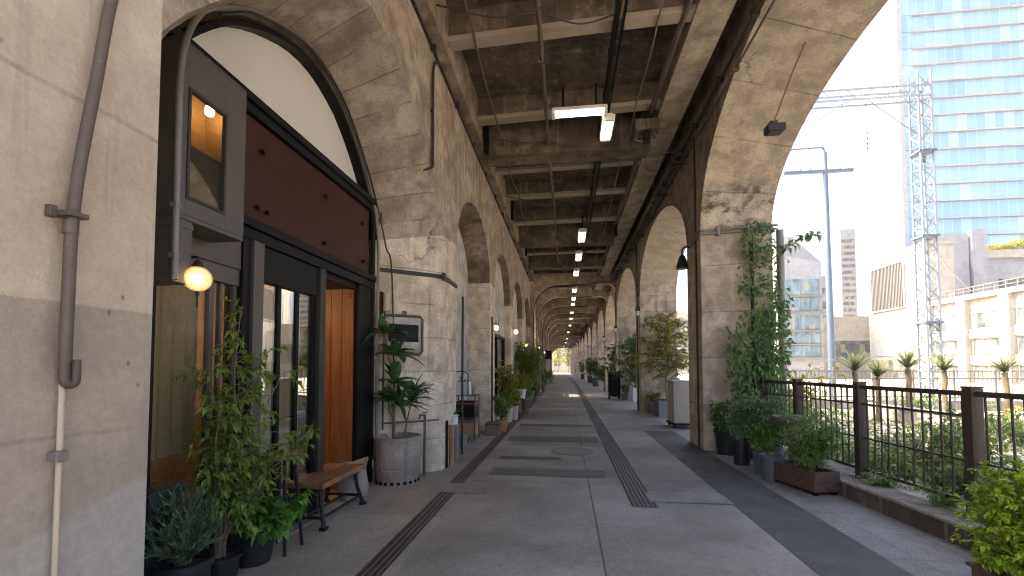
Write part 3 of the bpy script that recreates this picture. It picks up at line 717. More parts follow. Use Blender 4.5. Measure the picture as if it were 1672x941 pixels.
# ------------------------------------------------------------------ pipes on the left
t=thing('drain_pipe','heavy dark steel drainpipe curving down the pale near pier to a hooked end','pipe',(-1.9,1.45,0))
def spline(pts,n=8):
    P=[Vector(p) for p in pts]; P=[P[0]*2-P[1]]+P+[P[-1]*2-P[-2]]; out=[]
    for i in range(1,len(P)-2):
        for k in range(n):
            u=k/n; a,b_,c,d=P[i-1:i+3]
            out.append(.5*((2*b_)+(-a+c)*u+(2*a-5*b_+4*c-d)*u*u+(-a+3*b_-3*c+d)*u**3))
    out.append(P[-2]); return out
XP=-1.885
f=MB(); f.tube(spline([(XP,1.80,4.4),(XP,1.66,3.6),(XP,1.57,3.15),(XP,1.52,2.75),(XP,1.475,2.4),(XP,1.455,2.15),(XP,1.452,1.9),(XP,1.45,1.62)],6),.0205,14); f.lathe([(.024,-.02),(.024,.03)],(XP,1.451,2.13),14); f.build('pipe_body',M['rustpipe'],t,smooth=True)
f=MB(); f.box(-1.93,-1.852,1.418,1.49,2.175,2.195); f.box(-1.93,-1.905,1.395,1.42,2.165,2.21); f.build('clamp',M['rustpipe'],t,bevel=.003)
f=MB(); f.tube(spline([(XP,1.45,1.64),(XP,1.449,1.56),(XP,1.462,1.535),(XP,1.482,1.54),(XP,1.487,1.57),(XP,1.486,1.63)],5),.017,10); f.build('hook',M['rustpipe'],t,smooth=True)
t=thing('riser_pipe','thin beige painted pipe running down the near pier below the dark drainpipe','pipe',(-1.91,1.46,0))
f=MB(); f.tube([(-1.91,1.463,0),(-1.91,1.463,1.56)],.010,10); f.build('pipe_body',M['beigepipe'],t,smooth=True)
f=MB(); f.box(-1.93,-1.885,1.435,1.475,1.245,1.285); f.tube([(-1.89,1.455,1.265),(-1.88,1.455,1.265)],.022,10); f.build('clamp',M['greypipe'],t,bevel=.004)
def pipe(label,pts,r,mat,n=8,k=6,clamps=(),cl=.05,cat='conduit',name='conduit',sp=True):
    t=thing(name,label,cat,pts[0])
    f=MB(); f.tube(spline(pts,k) if sp else pts,r,n); f.build('pipe_body',mat,t,smooth=True)
    for c in clamps:
        f=MB(); f.box(c[0]-cl,c[0]+cl*.6,c[1]-cl*.7,c[1]+cl*.7,c[2]-cl*.6,c[2]+cl*.6); f.build('clamp',mat,t,bevel=.004)
    return t
pipe('grey conduit rising along the bay window edge and bending over the shop arch',[(-2.43,2.455,2.15),(-2.43,2.455,2.8),(-2.43,2.455,3.45),(-2.44,2.52,3.8),(-2.50,2.72,4.12),(-2.58,3.05,4.42),(-2.64,3.45,4.70),(-2.665,4.2,4.97),(-2.675,4.85,4.85),(-2.68,5.35,4.52),(-2.68,5.75,4.05),(-2.69,6.0,3.5),(-2.69,6.03,2.6),(-2.69,6.035,.1)],.02,M['greypipe'],10,6,[(-2.43,2.455,2.3),(-2.43,2.455,2.62)],.03)
pipe('second thin dark cable clipped round the shop arch beside the grey conduit',[(-2.60,2.95,4.28),(-2.62,3.4,4.64),(-2.63,4.2,4.93),(-2.64,4.9,4.80),(-2.645,5.45,4.38),(-2.64,5.85,3.9),(-2.6,6.08,3.35),(-2.55,6.2,2.9),(-2.5,6.25,.2)],.012,M['dark'],8,6)
pipe('black conduit dropping from the ceiling edge and crossing the first arch spring',[(-1.895,6.42,6.25),(-1.895,6.15,6.1),(-1.895,6.03,5.85),(-1.895,6.03,5.2),(-1.895,6.04,4.62),(-1.90,6.02,4.47),(-2.05,6.0,4.42),(-2.3,6.0,4.35),(-2.5,5.98,4.28),(-2.62,5.97,4.1),(-2.66,6.02,3.7)],.022,M['dark'],8,5,[(-1.93,6.03,5.3),(-2.25,6.02,4.36)],.03)
b=MB()
def longpipe(label,x,z,r,mat,y0,y1,step=3.0,name='conduit',clip=1.4):
    t=thing(name,label,'conduit',(x,y0,z)); P=[]; y=y0; i=0
    while y<=y1: P.append((x+cxo(y)+rv(-.012,.012),y,z+rv(-.012,.012))); y+=step
    f=MB(); f.tube(P,r,8); f.build('pipe_body',mat,t,smooth=True)
    y=y0+.7
    while y<min(y1,22): f=MB(); f.box(x-.06,x+.05,y,y+.06,z-.035,z+.05); f.build('clip',mat,t,bevel=.004); y+=clip
    return t
longpipe('dark conduit clipped along the top of the left arcade wall',-1.905,6.22,.022,M['dark'],-.3,98)
longpipe('brown cable along the right arcade wall under the haunch beam',2.56,6.38,.025,M['dark'],1.2,98)
longpipe('thin lower cable along the right arcade wall below the brown one',2.585,6.16,.016,M['rustpipe'],2,98)
longpipe('rusty pipe hung under the cross beams left of the lamps',-.36,6.40,.035,M['rustpipe'],-.3,22.5,2.1,clip=1.05)
tt=longpipe('dark cable channel under the beams that carries the fluorescent lamps',.72,6.44,.045,M['black'],-.3,22.5,2.1,clip=1.05)
f=MB(); f.box(.80,.83,-.3,22,6.41,6.50); f.build('channel',M['black'],tt)
# cable ladder on the right haunch
t=thing('cable_ladder','steel cable ladder bracketed along the right side of the ceiling','cable ladder',(2.35,9,6.1))
f=MB(); f.box(2.28,2.31,9.3,27,6.08,6.14); f.box(2.48,2.51,9.3,27,6.08,6.14)
y=9.5
while y<27: f.box(2.311,2.479,y,y+.04,6.09,6.12); y+=.6
f.build('ladder_rail',M['rustpipe'],t)
y=9.8
while y<27: f=MB(); f.box(2.27,2.63,y,y+.05,6.03,6.075); f.build('bracket',M['dark'],t); y+=1.8
for lb,x,z,r,mt,yb in (('thin brown pipe hung close to the left edge of the ceiling',-1.35,6.50,.018,'rustpipe',30),('pair of grey cables drooping under the right side of the ceiling',1.32,6.47,.014,'greypipe',40),('thick rusty pipe tucked beside the right haunch beam',1.66,6.50,.05,'rustpipe',30)):
    t=thing('ceiling_pipe',lb,'pipe',(x,0,z)); P=[]; y=-.3; i=0
    while y<yb: P.append((x+cxo(y)+rv(-.03,.03),y,z-(.05 if i%2 and r<.02 else 0)+rv(-.02,.01))); y+=1.05; i+=1
    f=MB(); f.tube(spline(P,3),r,8); f.build('pipe_body',M[mt],t,smooth=True)
for lb,y0,x1 in (('slack black cable looping across the ceiling before the nearest lamp',5.6,.7),('slack black cable looping across the ceiling after the nearest lamp',9.0,1.7),('slack brown cable crossing under the third bay of beams',12.3,1.7)):
    t=thing('ceiling_cable',lb,'cable',(-1.7,y0,6.5)); f=MB(); f.tube(spline([(-1.73,y0,6.5),(-1.0,y0+.15,6.38),(-.36,y0+.2,6.40),(.2,y0+.32,6.30),(x1,y0+.4,6.45)],6),.011,6); f.build('strand',M['dark'],t)
# junction box on ceiling
t=thing('junction_box','grey ceiling junction box hanging from a black plate at the right beams','junction box',(1.6,8.7,6.15))
f=MB(); f.box(1.32,1.78,8.45,8.9,6.14,6.34); f.build('housing',M['beam'],t,bevel=.02)
f=MB(); f.box(1.5,1.62,8.5,8.75,5.98,6.139); f.build('gland',M['black'],t,bevel=.01); f=MB(); f.box(1.45,1.67,8.55,8.7,6.341,6.62); f.build('mount',M['black'],t,bevel=.01)
f=MB(); f.tube(spline([(1.4,8.6,6.14),(1.36,8.58,6.0),(1.42,8.6,5.97),(1.5,8.65,6.0)]),.012,6); f.tube(spline([(1.7,8.6,6.14),(1.74,8.6,6.02),(1.64,8.6,5.93),(1.7,8.9,5.9),(2.2,9.2,6.0)]),.012,6); f.build('cable',M['greypipe'],t)
# hangers
for x,y in ((-1.66,9.0),(-1.62,13.2),(1.70,15.3),(-1.6,17.6)):
    t=thing('hanger_post','short black steel hanger dropping from the sooty ceiling near the wall','hanger',(x,y,6.2),'steel hangers under the ceiling')
    f=MB(); f.box(x-.05,x+.05,y-.05,y+.05,6.1,ZT-.002); f.box(x-.12,x+.12,y-.10,y+.10,ZT-.02,ZT-.003); f.build('stem',M['black'],t)
# ------------------------------------------------------------------ fluorescent lamps
def fluo(x,y,z,alongx,L,label,wd=.22):
    t=thing('ceiling_light',label,'ceiling light',(x,y,z),'fluorescent lamps along the ceiling')
    def bx(f,a0,a1,b0,b1,z0,z1,m=0):
        if alongx: f.box(x+a0,x+a1,y+b0,y+b1,z0,z1,m)
        else: f.box(x+b0,x+b1,y+a0,y+a1,z0,z1,m)
    f=MB(); h=L/2; bx(f,-h,h,-wd*.32,wd*.32,z+.04,z+.10); bx(f,-h,h,-wd/2,-wd*.325,z+.02,z+.075); bx(f,-h,h,wd*.325,wd/2,z+.02,z+.075)
    f.build('housing',M['whitepot'],t,bevel=.006)
    for s in (-1,1):
        f=MB(); a=s*wd*.26; P=[(x-h+.05,y+a,z+.012),(x+h-.05,y+a,z+.012)] if alongx else [(x+a,y-h+.05,z+.012),(x+a,y+h-.05,z+.012)]
        f.tube(P,.026,10); f.build('tube',M['tube_e'],t,smooth=True)
    for q0,q1 in ((-h-.005,-h+.045),(h-.045,h+.005)): f=MB(); bx(f,q0,q1,-wd*.42,wd*.42,z-.03,z+.05); f.build('end_cap',M['whitepot'],t,bevel=.004)
    f=MB()
    for s in (-.3,.3):
        q=(x+s*L,y,0) if alongx else (x,y+s*L,0)
        f.box(q[0]-.02,q[0]+.02,q[1]-.02,q[1]+.02,z+.1005,6.42)
    f.build('hanger',M['black'],t)
    return t
fluo(.24,7.45,5.93,True,.92,'nearest fluorescent ceiling light, set crosswise over the walkway')
fluo(.74,7.9,5.86,False,.72,'second ceiling light, set lengthwise touching the crosswise one')
ords=['third','fourth','fifth','sixth','seventh','eighth','ninth','tenth','eleventh','twelfth','thirteenth','fourteenth']
for i,(x,y) in enumerate(((.52,14.4),(.49,17.05),(.46,20.0),(.46,24.5),(.46,27.5),(.44,30.0),(.44,34.5),(.44,38.9),(.44,45.1),(.44,53.6),(.44,62),(.44,72),(.44,84))):
    fluo(x+cxo(y),y,5.86 if y<60 else 5.6,False,1.2,(ords[i] if i<12 else 'farthest')+' ceiling light counted along the walkway, glowing white',.26)
# ------------------------------------------------------------------ fittings on the right
t=thing('flood_lamp','small dark box floodlight with a thin conduit on the nearest right arch soffit','floodlight',(3.2,7.2,5.2))
dirn=Vector((0,-.62,.78))
f=MB(); f.box(3.08,3.33,7.02,7.20,5.22,5.33); f.box(3.10,3.31,7.04,7.18,5.20,5.219); f.box(3.15,3.26,7.12,7.24,5.331,5.42); f.build('housing',M['dark'],t,bevel=.008)
f=MB(); f.tube(spline([(3.2,7.15,5.38),(3.2,6.9,5.53),(3.2,6.55,5.77),(3.21,6.2,5.97)],4),.012,6); f.build('conduit_run',M['greypipe'],t)
t=thing('bell_lamp','dark bell shaped lamp hanging beside the nearest right pier at spring height','lamp',(2.45,9.75,3.9))
f=MB(); f.lathe([(.13,-.20),(.125,-.14),(.09,-.02),(.06,.06),(.03,.10)],(2.46,9.7,3.9),18); f.build('shade',M['bellm'],t,smooth=True)
f=MB(); f.tube(spline([(2.46,9.7,3.99),(2.46,9.7,4.1),(2.52,9.68,4.16),(2.62,9.66,4.14)],4),.018,8); f.build('arm',M['bellm'],t)
t=thing('pier_collar_pipe','pair of grey pipes wrapped round the nearest right pier at its arch spring','pipe',(3.2,8.9,4.25))
for z in (4.20,4.27):
    f=MB(); f.tube([(2.58,9.5,z-.1),(2.575,9.0,z),(2.61,8.90,z),(2.75,8.90,z),(3.9,8.72,z),(3.95,8.75,z)],.024,8); f.build('pipe_body',M['greypipe'],t)
f=MB(); f.box(3.42,3.50,8.76,8.83,4.1,4.34); f.box(2.9,2.95,8.83,8.9,4.15,4.32); f.build('clamp',M['greypipe'],t,bevel=.004)
t=thing('downpipe','tall round grey downpipe at the outer corner of the nearest right pier','downpipe',(3.98,8.75,0))
f=MB(); f.tube([(3.95,8.66,0),(3.95,8.66,4.15)],.062,16); f.build('pipe_body',M['greypipe'],t,smooth=True)
for z in (.8,2.2,3.6): f=MB(); f.lathe([(.07,0),(.07,.04)],(3.95,8.66,z),16); f.build('collar',M['greypipe'],t)
t=thing('brown_riser','dark pipe on the middle of the nearest right pier under the vine','pipe',(3.52,8.85,0))
f=MB(); f.tube([(3.50,8.80,.2),(3.50,8.80,4.2)],.032,10); f.build('pipe_body',M['dark'],t)
for y,lb in ((9.2,'dark cable running down the corridor face of the nearest right pier'),(16.65,'dark cable running down the second right pier by the big yellow tree'),(23.85,'dark cable running down the third right pier behind the black bin')):
    pipe(lb,[(2.60+cxo(y),y,0.02),(2.60+cxo(y),y+.01,2.2),(2.60+cxo(y),y-.01,6.3)],.018,M['dark'],6,3,name='cable',cat='cable')
for y,lb in ((16.62,'small square wall lamp with dark hood on the second right pier'),(23.8,'small square wall lamp with dark hood on the third right pier'),(31.0,'small square wall lamp with dark hood on the fourth right pier')):
    t=thing('wall_lamp',lb,'lamp',(2.5+cxo(y),y,3.6),'hooded lamps on the right piers')
    x=2.62+cxo(y); f=MB(); f.box(x-.16,x-.002,y-.52,y-.40,3.62,3.75); f.build('hood',M['dark'],t,bevel=.01)
    f=MB(); f.box(x-.12,x-.03,y-.50,y-.42,3.45,3.619); f.build('lens',M['whitepot'],t,bevel=.01)
# pilaster strips on far side pipes of pier two
t=thing('pipe_bundle','thin grey pipe run up the second right pier with a crossbar at its spring','pipe',(3.3,16.8,0))
f=MB(); f.tube([(3.25,16.50,0.3),(3.25,16.50,4.4)],.028,8); f.tube([(2.66,16.52,4.15),(3.9,16.40,4.15)],.022,8); f.tube(spline([(3.25,16.5,4.4),(3.2,16.45,4.6),(2.9,16.42,4.7)],4),.022,8); f.build('pipe_body',M['greypipe'],t)
# ------------------------------------------------------------------ fittings on the left pier one
t=thing('steel_band','dark steel strap wrapped round the first left pier above head height','strap',(-2.3,6.6,3))
f=MB()
# pier face runs from (-1.93,6.74) to (-2.76,6.08)
def pf(x,off=.0):    # point on the splayed pier face at x, moved towards the camera
    u=(x+1.93)/(-.83); return 6.74-.66*u-off
def pbox(f,x0,x1,z0,z1,th,base=.002):
    P=[(x0,pf(x0,base)),(x1,pf(x1,base)),(x1,pf(x1,base+th)),(x0,pf(x0,base+th))]
    n=len(f.v); f.v+=[(x,y,z0) for x,y in P]+[(x,y,z1) for x,y in P]
    for q in ((0,1,2,3),(7,6,5,4),(0,4,5,1),(1,5,6,2),(2,6,7,3),(3,7,4,0)): f.f.append(tuple(n+i for i in q)); f.m.append(0)
pbox(f,-2.72,-1.925,3.0,3.06,.02); f.box(-1.928,-1.90,6.72,7.55,2.99,3.05); f.box(-1.93,-1.885,6.66,6.76,2.97,3.08); f.build('strap_body',M['dark'],t)
t=thing('notice_frame','rounded steel notice frame with a black plate on the first left pier behind the dracaenas','notice frame',(-2.4,6.35,2.1))
f=MB()
def pp3(x,z,off): return (x,pf(x,off),z)
loop=[pp3(x,z,.05) for x,z in ((-2.60,1.80),(-2.63,1.84),(-2.63,2.33),(-2.60,2.37),(-2.21,2.37),(-2.18,2.33),(-2.18,1.84),(-2.21,1.80),(-2.60,1.80))]
f.tube(loop,.02,8); f.build('frame',M['rustpipe'],t)
f=MB(); pbox(f,-2.58,-2.23,1.98,2.24,.012,.04); f.build('plate',M['black'],t)
f=MB(); pbox(f,-2.58,-2.23,1.85,1.978,.010,.04); f.build('board',M['plaster'],t); f=MB(); pbox(f,-2.58,-2.23,2.242,2.34,.010,.04); f.build('board',M['plaster'],t)
f=MB(); pbox(f,-2.43,-2.38,2.37,2.44,.03,.02); f.build('hook',M['rustpipe'],t)
t=thing('meter_tube','small cream cylinder meter with a dark bracket beside the shop door frame','meter',(-2.6,6.2,2.5))
f=MB(); f.lathe([(.045,0),(.05,.02),(.05,.22),(.045,.24)],(-2.60,6.13,2.42),14); f.build('casing',M['beigepipe'],t,smooth=True)
f=MB(); f.box(-2.70,-2.66,6.08,6.16,2.38,2.70); f.tube([(-2.62,6.13,2.42),(-2.64,6.13,2.2),(-2.64,6.13,.7)],.012,6); f.build('bracket',M['dark'],t)
t=thing('standpipe','dark water standpipe with a tap and a level pipe against the first left pier','standpipe',(-2.12,6.45,0))
f=MB(); f.tube([(-2.10,6.40,0),(-2.10,6.40,.90)],.020,10); f.tube([(-2.10,6.42,.80),(-2.62,6.05,.80)],.014,8); f.tube([(-2.08,6.44,.80),(-1.95,6.62,.80)],.012,8); f.build('pipe_body',M['rustpipe'],t)
f=MB(); f.tube([(-2.10,6.40,.88),(-2.14,6.30,.90),(-2.14,6.27,.85)],.016,8); f.lathe([(.035,0),(.035,.012)],(-2.10,6.40,.92),10); f.build('tap',M['rustpipe'],t)
t=thing('bamboo_pole','short brown bamboo pole standing against the far edge of the first left pier','pole',(-1.86,7.1,0))
f=MB(); f.tube([(-1.86,7.05,0),(-1.865,7.06,.33),(-1.868,7.07,.66)],[.045,.042,.043],12)
for z in (.2,.45): f.lathe([(.044,0),(.049,.01),(.044,.02)],(-1.863,7.06,z),12)
f.build('cane',M['bambooM'],t,smooth=True)
t=thing('black_post','thin black post standing between the first left pier and the bamboo pole','post',(-1.92,6.95,0))
f=MB(); f.box(-1.92,-1.885,6.90,6.935,0,.75); f.build('shaft',M['black'],t,bevel=.004)
for y,x,lb in ((7.9,-1.89,'thin dark pipe going up the second arch jamb on the left wall'),(11.2,-1.90,'thin dark pipe going up the pier between second and third left arches')):
    pipe(lb,[(x,y,.02),(x,y,1.8),(x,y+.005,2.4),(x,y+.01,2.9)],.022,M['dark'],8,4)
# conduit arcs that hug the portal ribs
for y in (23.55,27.9,32.1,36.3):
    o=cxo(y)
    t=thing('rib_conduit','dark conduit bending round the left corner of a portal rib','conduit',(XL+o,y,4.5),'conduits round the portal ribs')
    P=[(XL+.2+o,y,0.1),(XL+.2+o,y,4.6)]+[(XL+.2+1.3-1.3*math.cos(w)+o,y,4.66+1.3*math.sin(w)) for w in (.3,.6,.9,1.2,1.5)]+[(1.6+o,y,6.02)]
    f=MB(); f.tube(P,.03,8); f.build('pipe_body',M['dark'],t,smooth=True)
# ------------------------------------------------------------------ plants
def pot(root,x,y,r,h,mat,taper=.78,rim=.012,z=0,nm='pot',soil=True):
    f=MB(); rb=r*taper
    f.lathe([(rb,0),(rb+(r-rb)*.5,h*.5),(r-.006,h*.88),(r+rim,h*.885),(r+rim,h),(r-.012,h),(r-.022,h*.9)],(x,y,z),28,cap1=False)
    f.build(nm,mat,root,smooth=True,angle=35)
    if soil:
        f=MB(); f.lathe([(r-.02,h*.86),(r*.6,h*.9),(.01,h*.91)],(x,y,z),20); f.build('soil',M['soil'],root)
def stems(root,pts_list,r0,mat,nm='stem',n=6):
    f=MB()
    for P in pts_list:
        k=len(P); f.tube(P,[r0*(1-.75*i/(k-1)) for i in range(k)],n)
    return f.build(nm,mat,root,smooth=True)
def cloud(root,mat,n,blobs,L,W,nm='foliage',droop=.3,up=.1,shell=.35,fold=.25,lr=.35):
    f=MB(); tot=sum(b[3]*b[4]*b[5] for b in blobs)
    for bx_,by_,bz_,rx,ry,rz in blobs:
        for _ in range(max(3,int(n*rx*ry*rz/tot))):
            d=rdir(); s=shell+(1-shell)*random.random()**.55
            p=Vector((bx_+d.x*rx*s,by_+d.y*ry*s,bz_+d.z*rz*s))
            o=(Vector((d.x,d.y,d.z*.4+up))+rdir()*.75)
            l=L*rv(1-lr,1+lr); f.leaf(p,o,(Vector((0,0,1))+rdir()*.6),l,l*W,droop=droop,fold=fold)
    return f.build(nm,mat,root)
def branchy(base,top_pts,wob=.06,seg=5):
    out=[]
    for t_ in top_pts:
        b0=Vector(base)+Vector((rv(-.03,.03),rv(-.03,.03),0)); t_=Vector(t_); P=[]
        for i in range(seg+1):
            u=i/seg; p=b0.lerp(t_,u)
            p.x=b0.x+(t_.x-b0.x)*u**1.6; p.y=b0.y+(t_.y-b0.y)*u**1.6
            if 0<i<seg: p+=Vector((rv(-wob,wob),rv(-wob,wob),0))*u
            P.append(p)
        out.append(P)
    return out
def sprays(f,P,start,dens,L,W,m=0,spread=.22,droop=.35,n_leaf=7):
    """side twigs with leaves along a stem polyline"""
    k=len(P)
    tw=[]
    for i in range(k-1):
        for _ in range(dens):
            u=(i+random.random())/(k-1)
            if u<start: continue
            p=P[i].lerp(P[i+1],random.random()); d=rdir(-.15,.5); ln=spread*rv(.6,1.3)*(1.25-u*.6)
            q=p+d*ln; q.z-=ln*.15; mid=p.lerp(q,.5)+Vector((0,0,ln*.12)); tw.append([p,mid,q])
            for j in range(n_leaf):
                v=rv(.25,1.0); c=p.lerp(mid,v*2) if v<.5 else mid.lerp(q,v*2-1)
                dd=(d+rdir()*.8); dd.z-=.25
                l=L*rv(.6,1.3); f.leaf(c,dd,Vector((0,0,1))+rdir()*.4,l,l*W,m,droop=droop)
    return tw

# --- conifer shrub
cx_,cy_=-2.47,2.62
t=thing('potted_conifer','bushy grey-green conifer shrub in a black pot beside the near pier','potted plant',(cx_,cy_,0))
pot(t,cx_,cy_,.165,.36,M['blackpot'],.8)
f=MB(); tips=[]
for _ in range(85):
    d=rdir(-.1,1); tips.append(Vector((cx_+d.x*.19,cy_+d.y*.22,.48+d.z*.36*rv(.7,1.1))))
S=branchy((cx_,cy_,.33),tips,.03,4); stems(t,S[:40],.007,M['bark'])
for P in S:
    for i in range(1,len(P)):
        for _ in range(11):
            p=P[i-1].lerp(P[i],random.random()); d=(P[i]-P[i-1]).normalized()+rdir()*.75; d.z+=.25; l=rv(.035,.08)
            f.leaf(p,d,rdir(),l,l*.22,droop=.1)
f.build('foliage',M['conifer'],t)
# --- tall nandina
cx_,cy_=-2.58,3.07
t=thing('potted_nandina','tall airy leafy plant in a small black pot reaching up the shop window','potted plant',(cx_,cy_,0))
pot(t,cx_,cy_,.135,.20,M['blackpot'],.8)
tops=[(-2.42,3.02,2.05),(-2.55,3.22,1.85),(-2.62,2.95,1.6),(-2.30,3.35,1.55),(-2.48,2.9,1.35),(-2.66,3.25,1.2),(-2.35,3.2,1.75),(-2.52,3.1,1.05),(-2.62,3.35,1.45),(-2.1,3.5,1.15),(-2.22,3.45,.98)]
S=branchy((cx_,cy_,.16),tops,.05,8); f=MB(); TW=[]
for P in S: TW+=sprays(f,P,.28,5,.082,.42,spread=.20,n_leaf=6)
stems(t,S,.011,M['bark']); f.build('foliage',M['nandina'],t)
stems(t,TW,.003,M['greenstem'],'twig',4)
# --- broad leaf in big pot
cx_,cy_=-2.58,3.42
t=thing('potted_creeper','low broad-leaved green plant spilling over a large black pot beside the stool','potted plant',(cx_,cy_,0))
pot(t,cx_,cy_,.185,.29,M['blackpot'],.72)
tops=[(cx_+rv(-.16,.40),cy_+rv(-.3,.25),rv(.34,.52)) for _ in range(22)]
S=branchy((cx_,cy_,.25),tops,.03,4); stems(t,S,.005,M['greenstem']); f=MB()
for P in S: sprays(f,P,.3,5,.10,.68,spread=.08,n_leaf=3,droop=.45)
f.build('foliage',M['broad'],t)
# --- sprout in the corner
cx_,cy_=-2.24,2.63
t=thing('potted_sprout','tiny bright green sprout in a low black pot at the bottom corner before the conifer','potted plant',(cx_,cy_,0))
pot(t,cx_,cy_,.085,.085,M['blackpot'],.85)
f=MB()
for _ in range(26):
    d=rdir(.2,1); f.leaf(Vector((cx_,cy_,.09))+d*.04,d,Vector((0,0,1)),rv(.05,.085),.035,droop=.4)
f.build('foliage',M['yellowgreen'],t)
# --- dark box planter by the window
t=thing('planter_box','empty dark teal square planter box standing at the shop window jamb','planter',(-2.62,2.62,0))
f=MB(); 
f.box(-2.70,-2.58,2.48,2.76,.0,.78); f.box(-2.71,-2.57,2.47,2.77,.782,.81); f.build('tub',M['tealbox'],t,bevel=.006)
f=MB(); f.box(-2.69,-2.59,2.49,2.75,.811,.816); f.build('soil',M['soil'],t)
# --- stool
t=thing('bar_stool','tall black-legged stool with a round wooden seat half hidden by leaves','stool',(-2.5,3.62,0))
f=MB(); f.lathe([(.15,0),(.165,.008),(.165,.035),(.15,.045)],(-2.50,3.66,.80),28); f.build('seat',M['seat'],t,smooth=True)
for a in (45,135,225,315):
    c,s=math.cos(R(a)),math.sin(R(a)); f=MB(); f.tube([(-2.5+.10*c,3.66+.10*s,.80),(-2.5+.175*c,3.66+.175*s,0)],.015,8); f.build('leg',M['iron'],t)
f=MB(); f.tube([(-2.5+.155*math.cos(i*math.pi/12),3.66+.155*math.sin(i*math.pi/12),.25) for i in range(25)],.009,6); f.build('foot_ring',M['iron'],t)
# --- bench
bx_,by_=-2.61,4.58
t=thing('bench','low bench with a thick brown wooden top on black cast iron trestles','bench',(bx_,by_,0))
f=MB(); f.box(-2.84,-2.605,4.10,5.02,.405,.46); f.box(-2.60,-2.365,4.10,5.02,.405,.46); f.build('top',M['bench'],t,bevel=.008)
for yy_ in (4.20,4.92):
    f=MB(); s=-1 if yy_<4.5 else 1
    for x0,x1 in ((-2.76,-2.835),(-2.45,-2.375)):
        f.tube([(x0,yy_,.404),(x0+(x1-x0)*.3,yy_+s*.015,.22),(x1,yy_+s*.06,.02)],[.026,.02,.022],8); f.box(x1-.03,x1+.03,yy_+s*.06-.035,yy_+s*.06+.035,0,.03)
    f.tube([(-2.82,yy_+s*.045,.11),(-2.39,yy_+s*.045,.11)],.016,8); f.box(-2.80,-2.41,yy_-.03,yy_+.03,.375,.403)
    f.build('trestle',M['iron'],t,smooth=True)
f=MB(); f.tube([(-2.60,4.15,.11),(-2.60,4.97,.11)],.015,8); f.tube([(-2.42,4.15,.10),(-2.42,4.97,.10)],.013,8); f.build('stretcher',M['iron'],t)
# --- canvas sack
t=thing('canvas_sack','slumped pale canvas sack leaning between the bench and the orange door','sack',(-2.5,5.25,0))
f=MB()
prof=[(.06,0),(.15,.02),(.175,.10),(.165,.24),(.14,.35),(.15,.42),(.16,.45),(.145,.445),(.115,.38)]
f.lathe(prof,(-2.52,5.24,0),22,cap1=True)
for i,v in enumerate(f.v):
    a=math.atan2(v[1]-5.24,v[0]+2.52); k=1+.10*math.sin(a*3+v[2]*9)+.05*math.sin(a*7-v[2]*15); f.v[i]=(-2.52+(v[0]+2.52)*k+v[2]*.10,5.24+(v[1]-5.24)*k*1.1,v[2]*(1+.07*math.sin(a*2)))
f.v=[(x-.10,y-.06,z) for x,y,z in f.v]
f.build('sack_body',M['canvas'],t,smooth=True)
f=MB(); f.box(-2.70,-2.36,5.08,5.12,.02,.30) ; 
# --- concrete planter with dracaenas
cx_,cy_=-2.37,6.02
t=thing('concrete_planter','round weathered concrete planter with slotted foot holding two dracaenas','planter',(cx_,cy_,0))
f=MB(); f.lathe([(.30,0),(.30,.07),(.31,.085),(.315,.3),(.325,.60),(.335,.605),(.335,.64),(.30,.64),(.29,.56)],(cx_,cy_,0),40,cap1=False); f.build('tub',M['stonepot'],t,smooth=True,angle=35)
f=MB()
for i in range(22):
    a=2*math.pi*i/22; c,s=math.cos(a),math.sin(a); x,y=cx_+c*.30,cy_+s*.30; f.box(x-.008,x+.008,y-.022,y+.022,.018,.055,rot=a,piv=(x,y))
f.build('foot_slots',M['black'],t)
f=MB(); f.lathe([(.30,.55),(.15,.58),(.01,.59)],(cx_,cy_,0),20); f.build('soil',M['soil'],t)
def rosette(f,c,n,L,W,elev=(.1,1.2)):
    for i in range(n):
        a=i*2.4+rv(-.3,.3); e=rv(*elev); l=L*rv(.75,1.15); c0=Vector(c)
        d=Vector((math.cos(a)*math.cos(e),math.sin(a)*math.cos(e),math.sin(e))); P=[]
        for q in range(8):
            u=q/7; P.append(c0+d*l*u+Vector((0,0,-1))*l*.45*u*u*(1.3-e*.7))
        f.blade(P,W*rv(.8,1.15))
def dracaena(label,x,y,pts,ros,leaves,L,W):
    r=thing('dracaena',label,'plant',(x,y,.56)); stems(r,[[Vector(p) for p in q] for q in pts],.02,M['bark'],n=8)
    f=MB()
    for c in ros: rosette(f,c,leaves,L,W)
    f.build('foliage',M['drac'],r); return r
dracaena('taller dracaena with broad drooping leaves growing from the concrete planter',cx_-.08,cy_,[[(cx_-.06,cy_,.55),(cx_-.07,cy_,1.1),(cx_-.05,cy_+.02,1.6),(cx_-.03,cy_,1.78)],[(cx_-.06,cy_,1.5),(cx_-.16,cy_+.02,1.75),(cx_-.2,cy_,2.08)],[(cx_-.07,cy_,.9),(cx_-.12,cy_-.03,1.0),(cx_-.14,cy_,1.15)]],[(cx_-.03,cy_,1.76),(cx_-.2,cy_,2.08),(cx_-.05,cy_,1.38),(cx_-.13,cy_,1.1)],11,.43,.135)
dracaena('shorter leaning dracaena with long narrow leaves in the concrete planter',cx_+.12,cy_,[[(cx_+.10,cy_-.03,.55),(cx_+.15,cy_-.04,.85),(cx_+.24,cy_-.04,1.25)],[(cx_+.15,cy_-.04,.85),(cx_+.06,cy_-.08,1.05)]],[(cx_+.24,cy_-.04,1.25),(cx_+.06,cy_-.08,1.05),(cx_+.22,cy_-.04,1.12)],14,.50,.07)
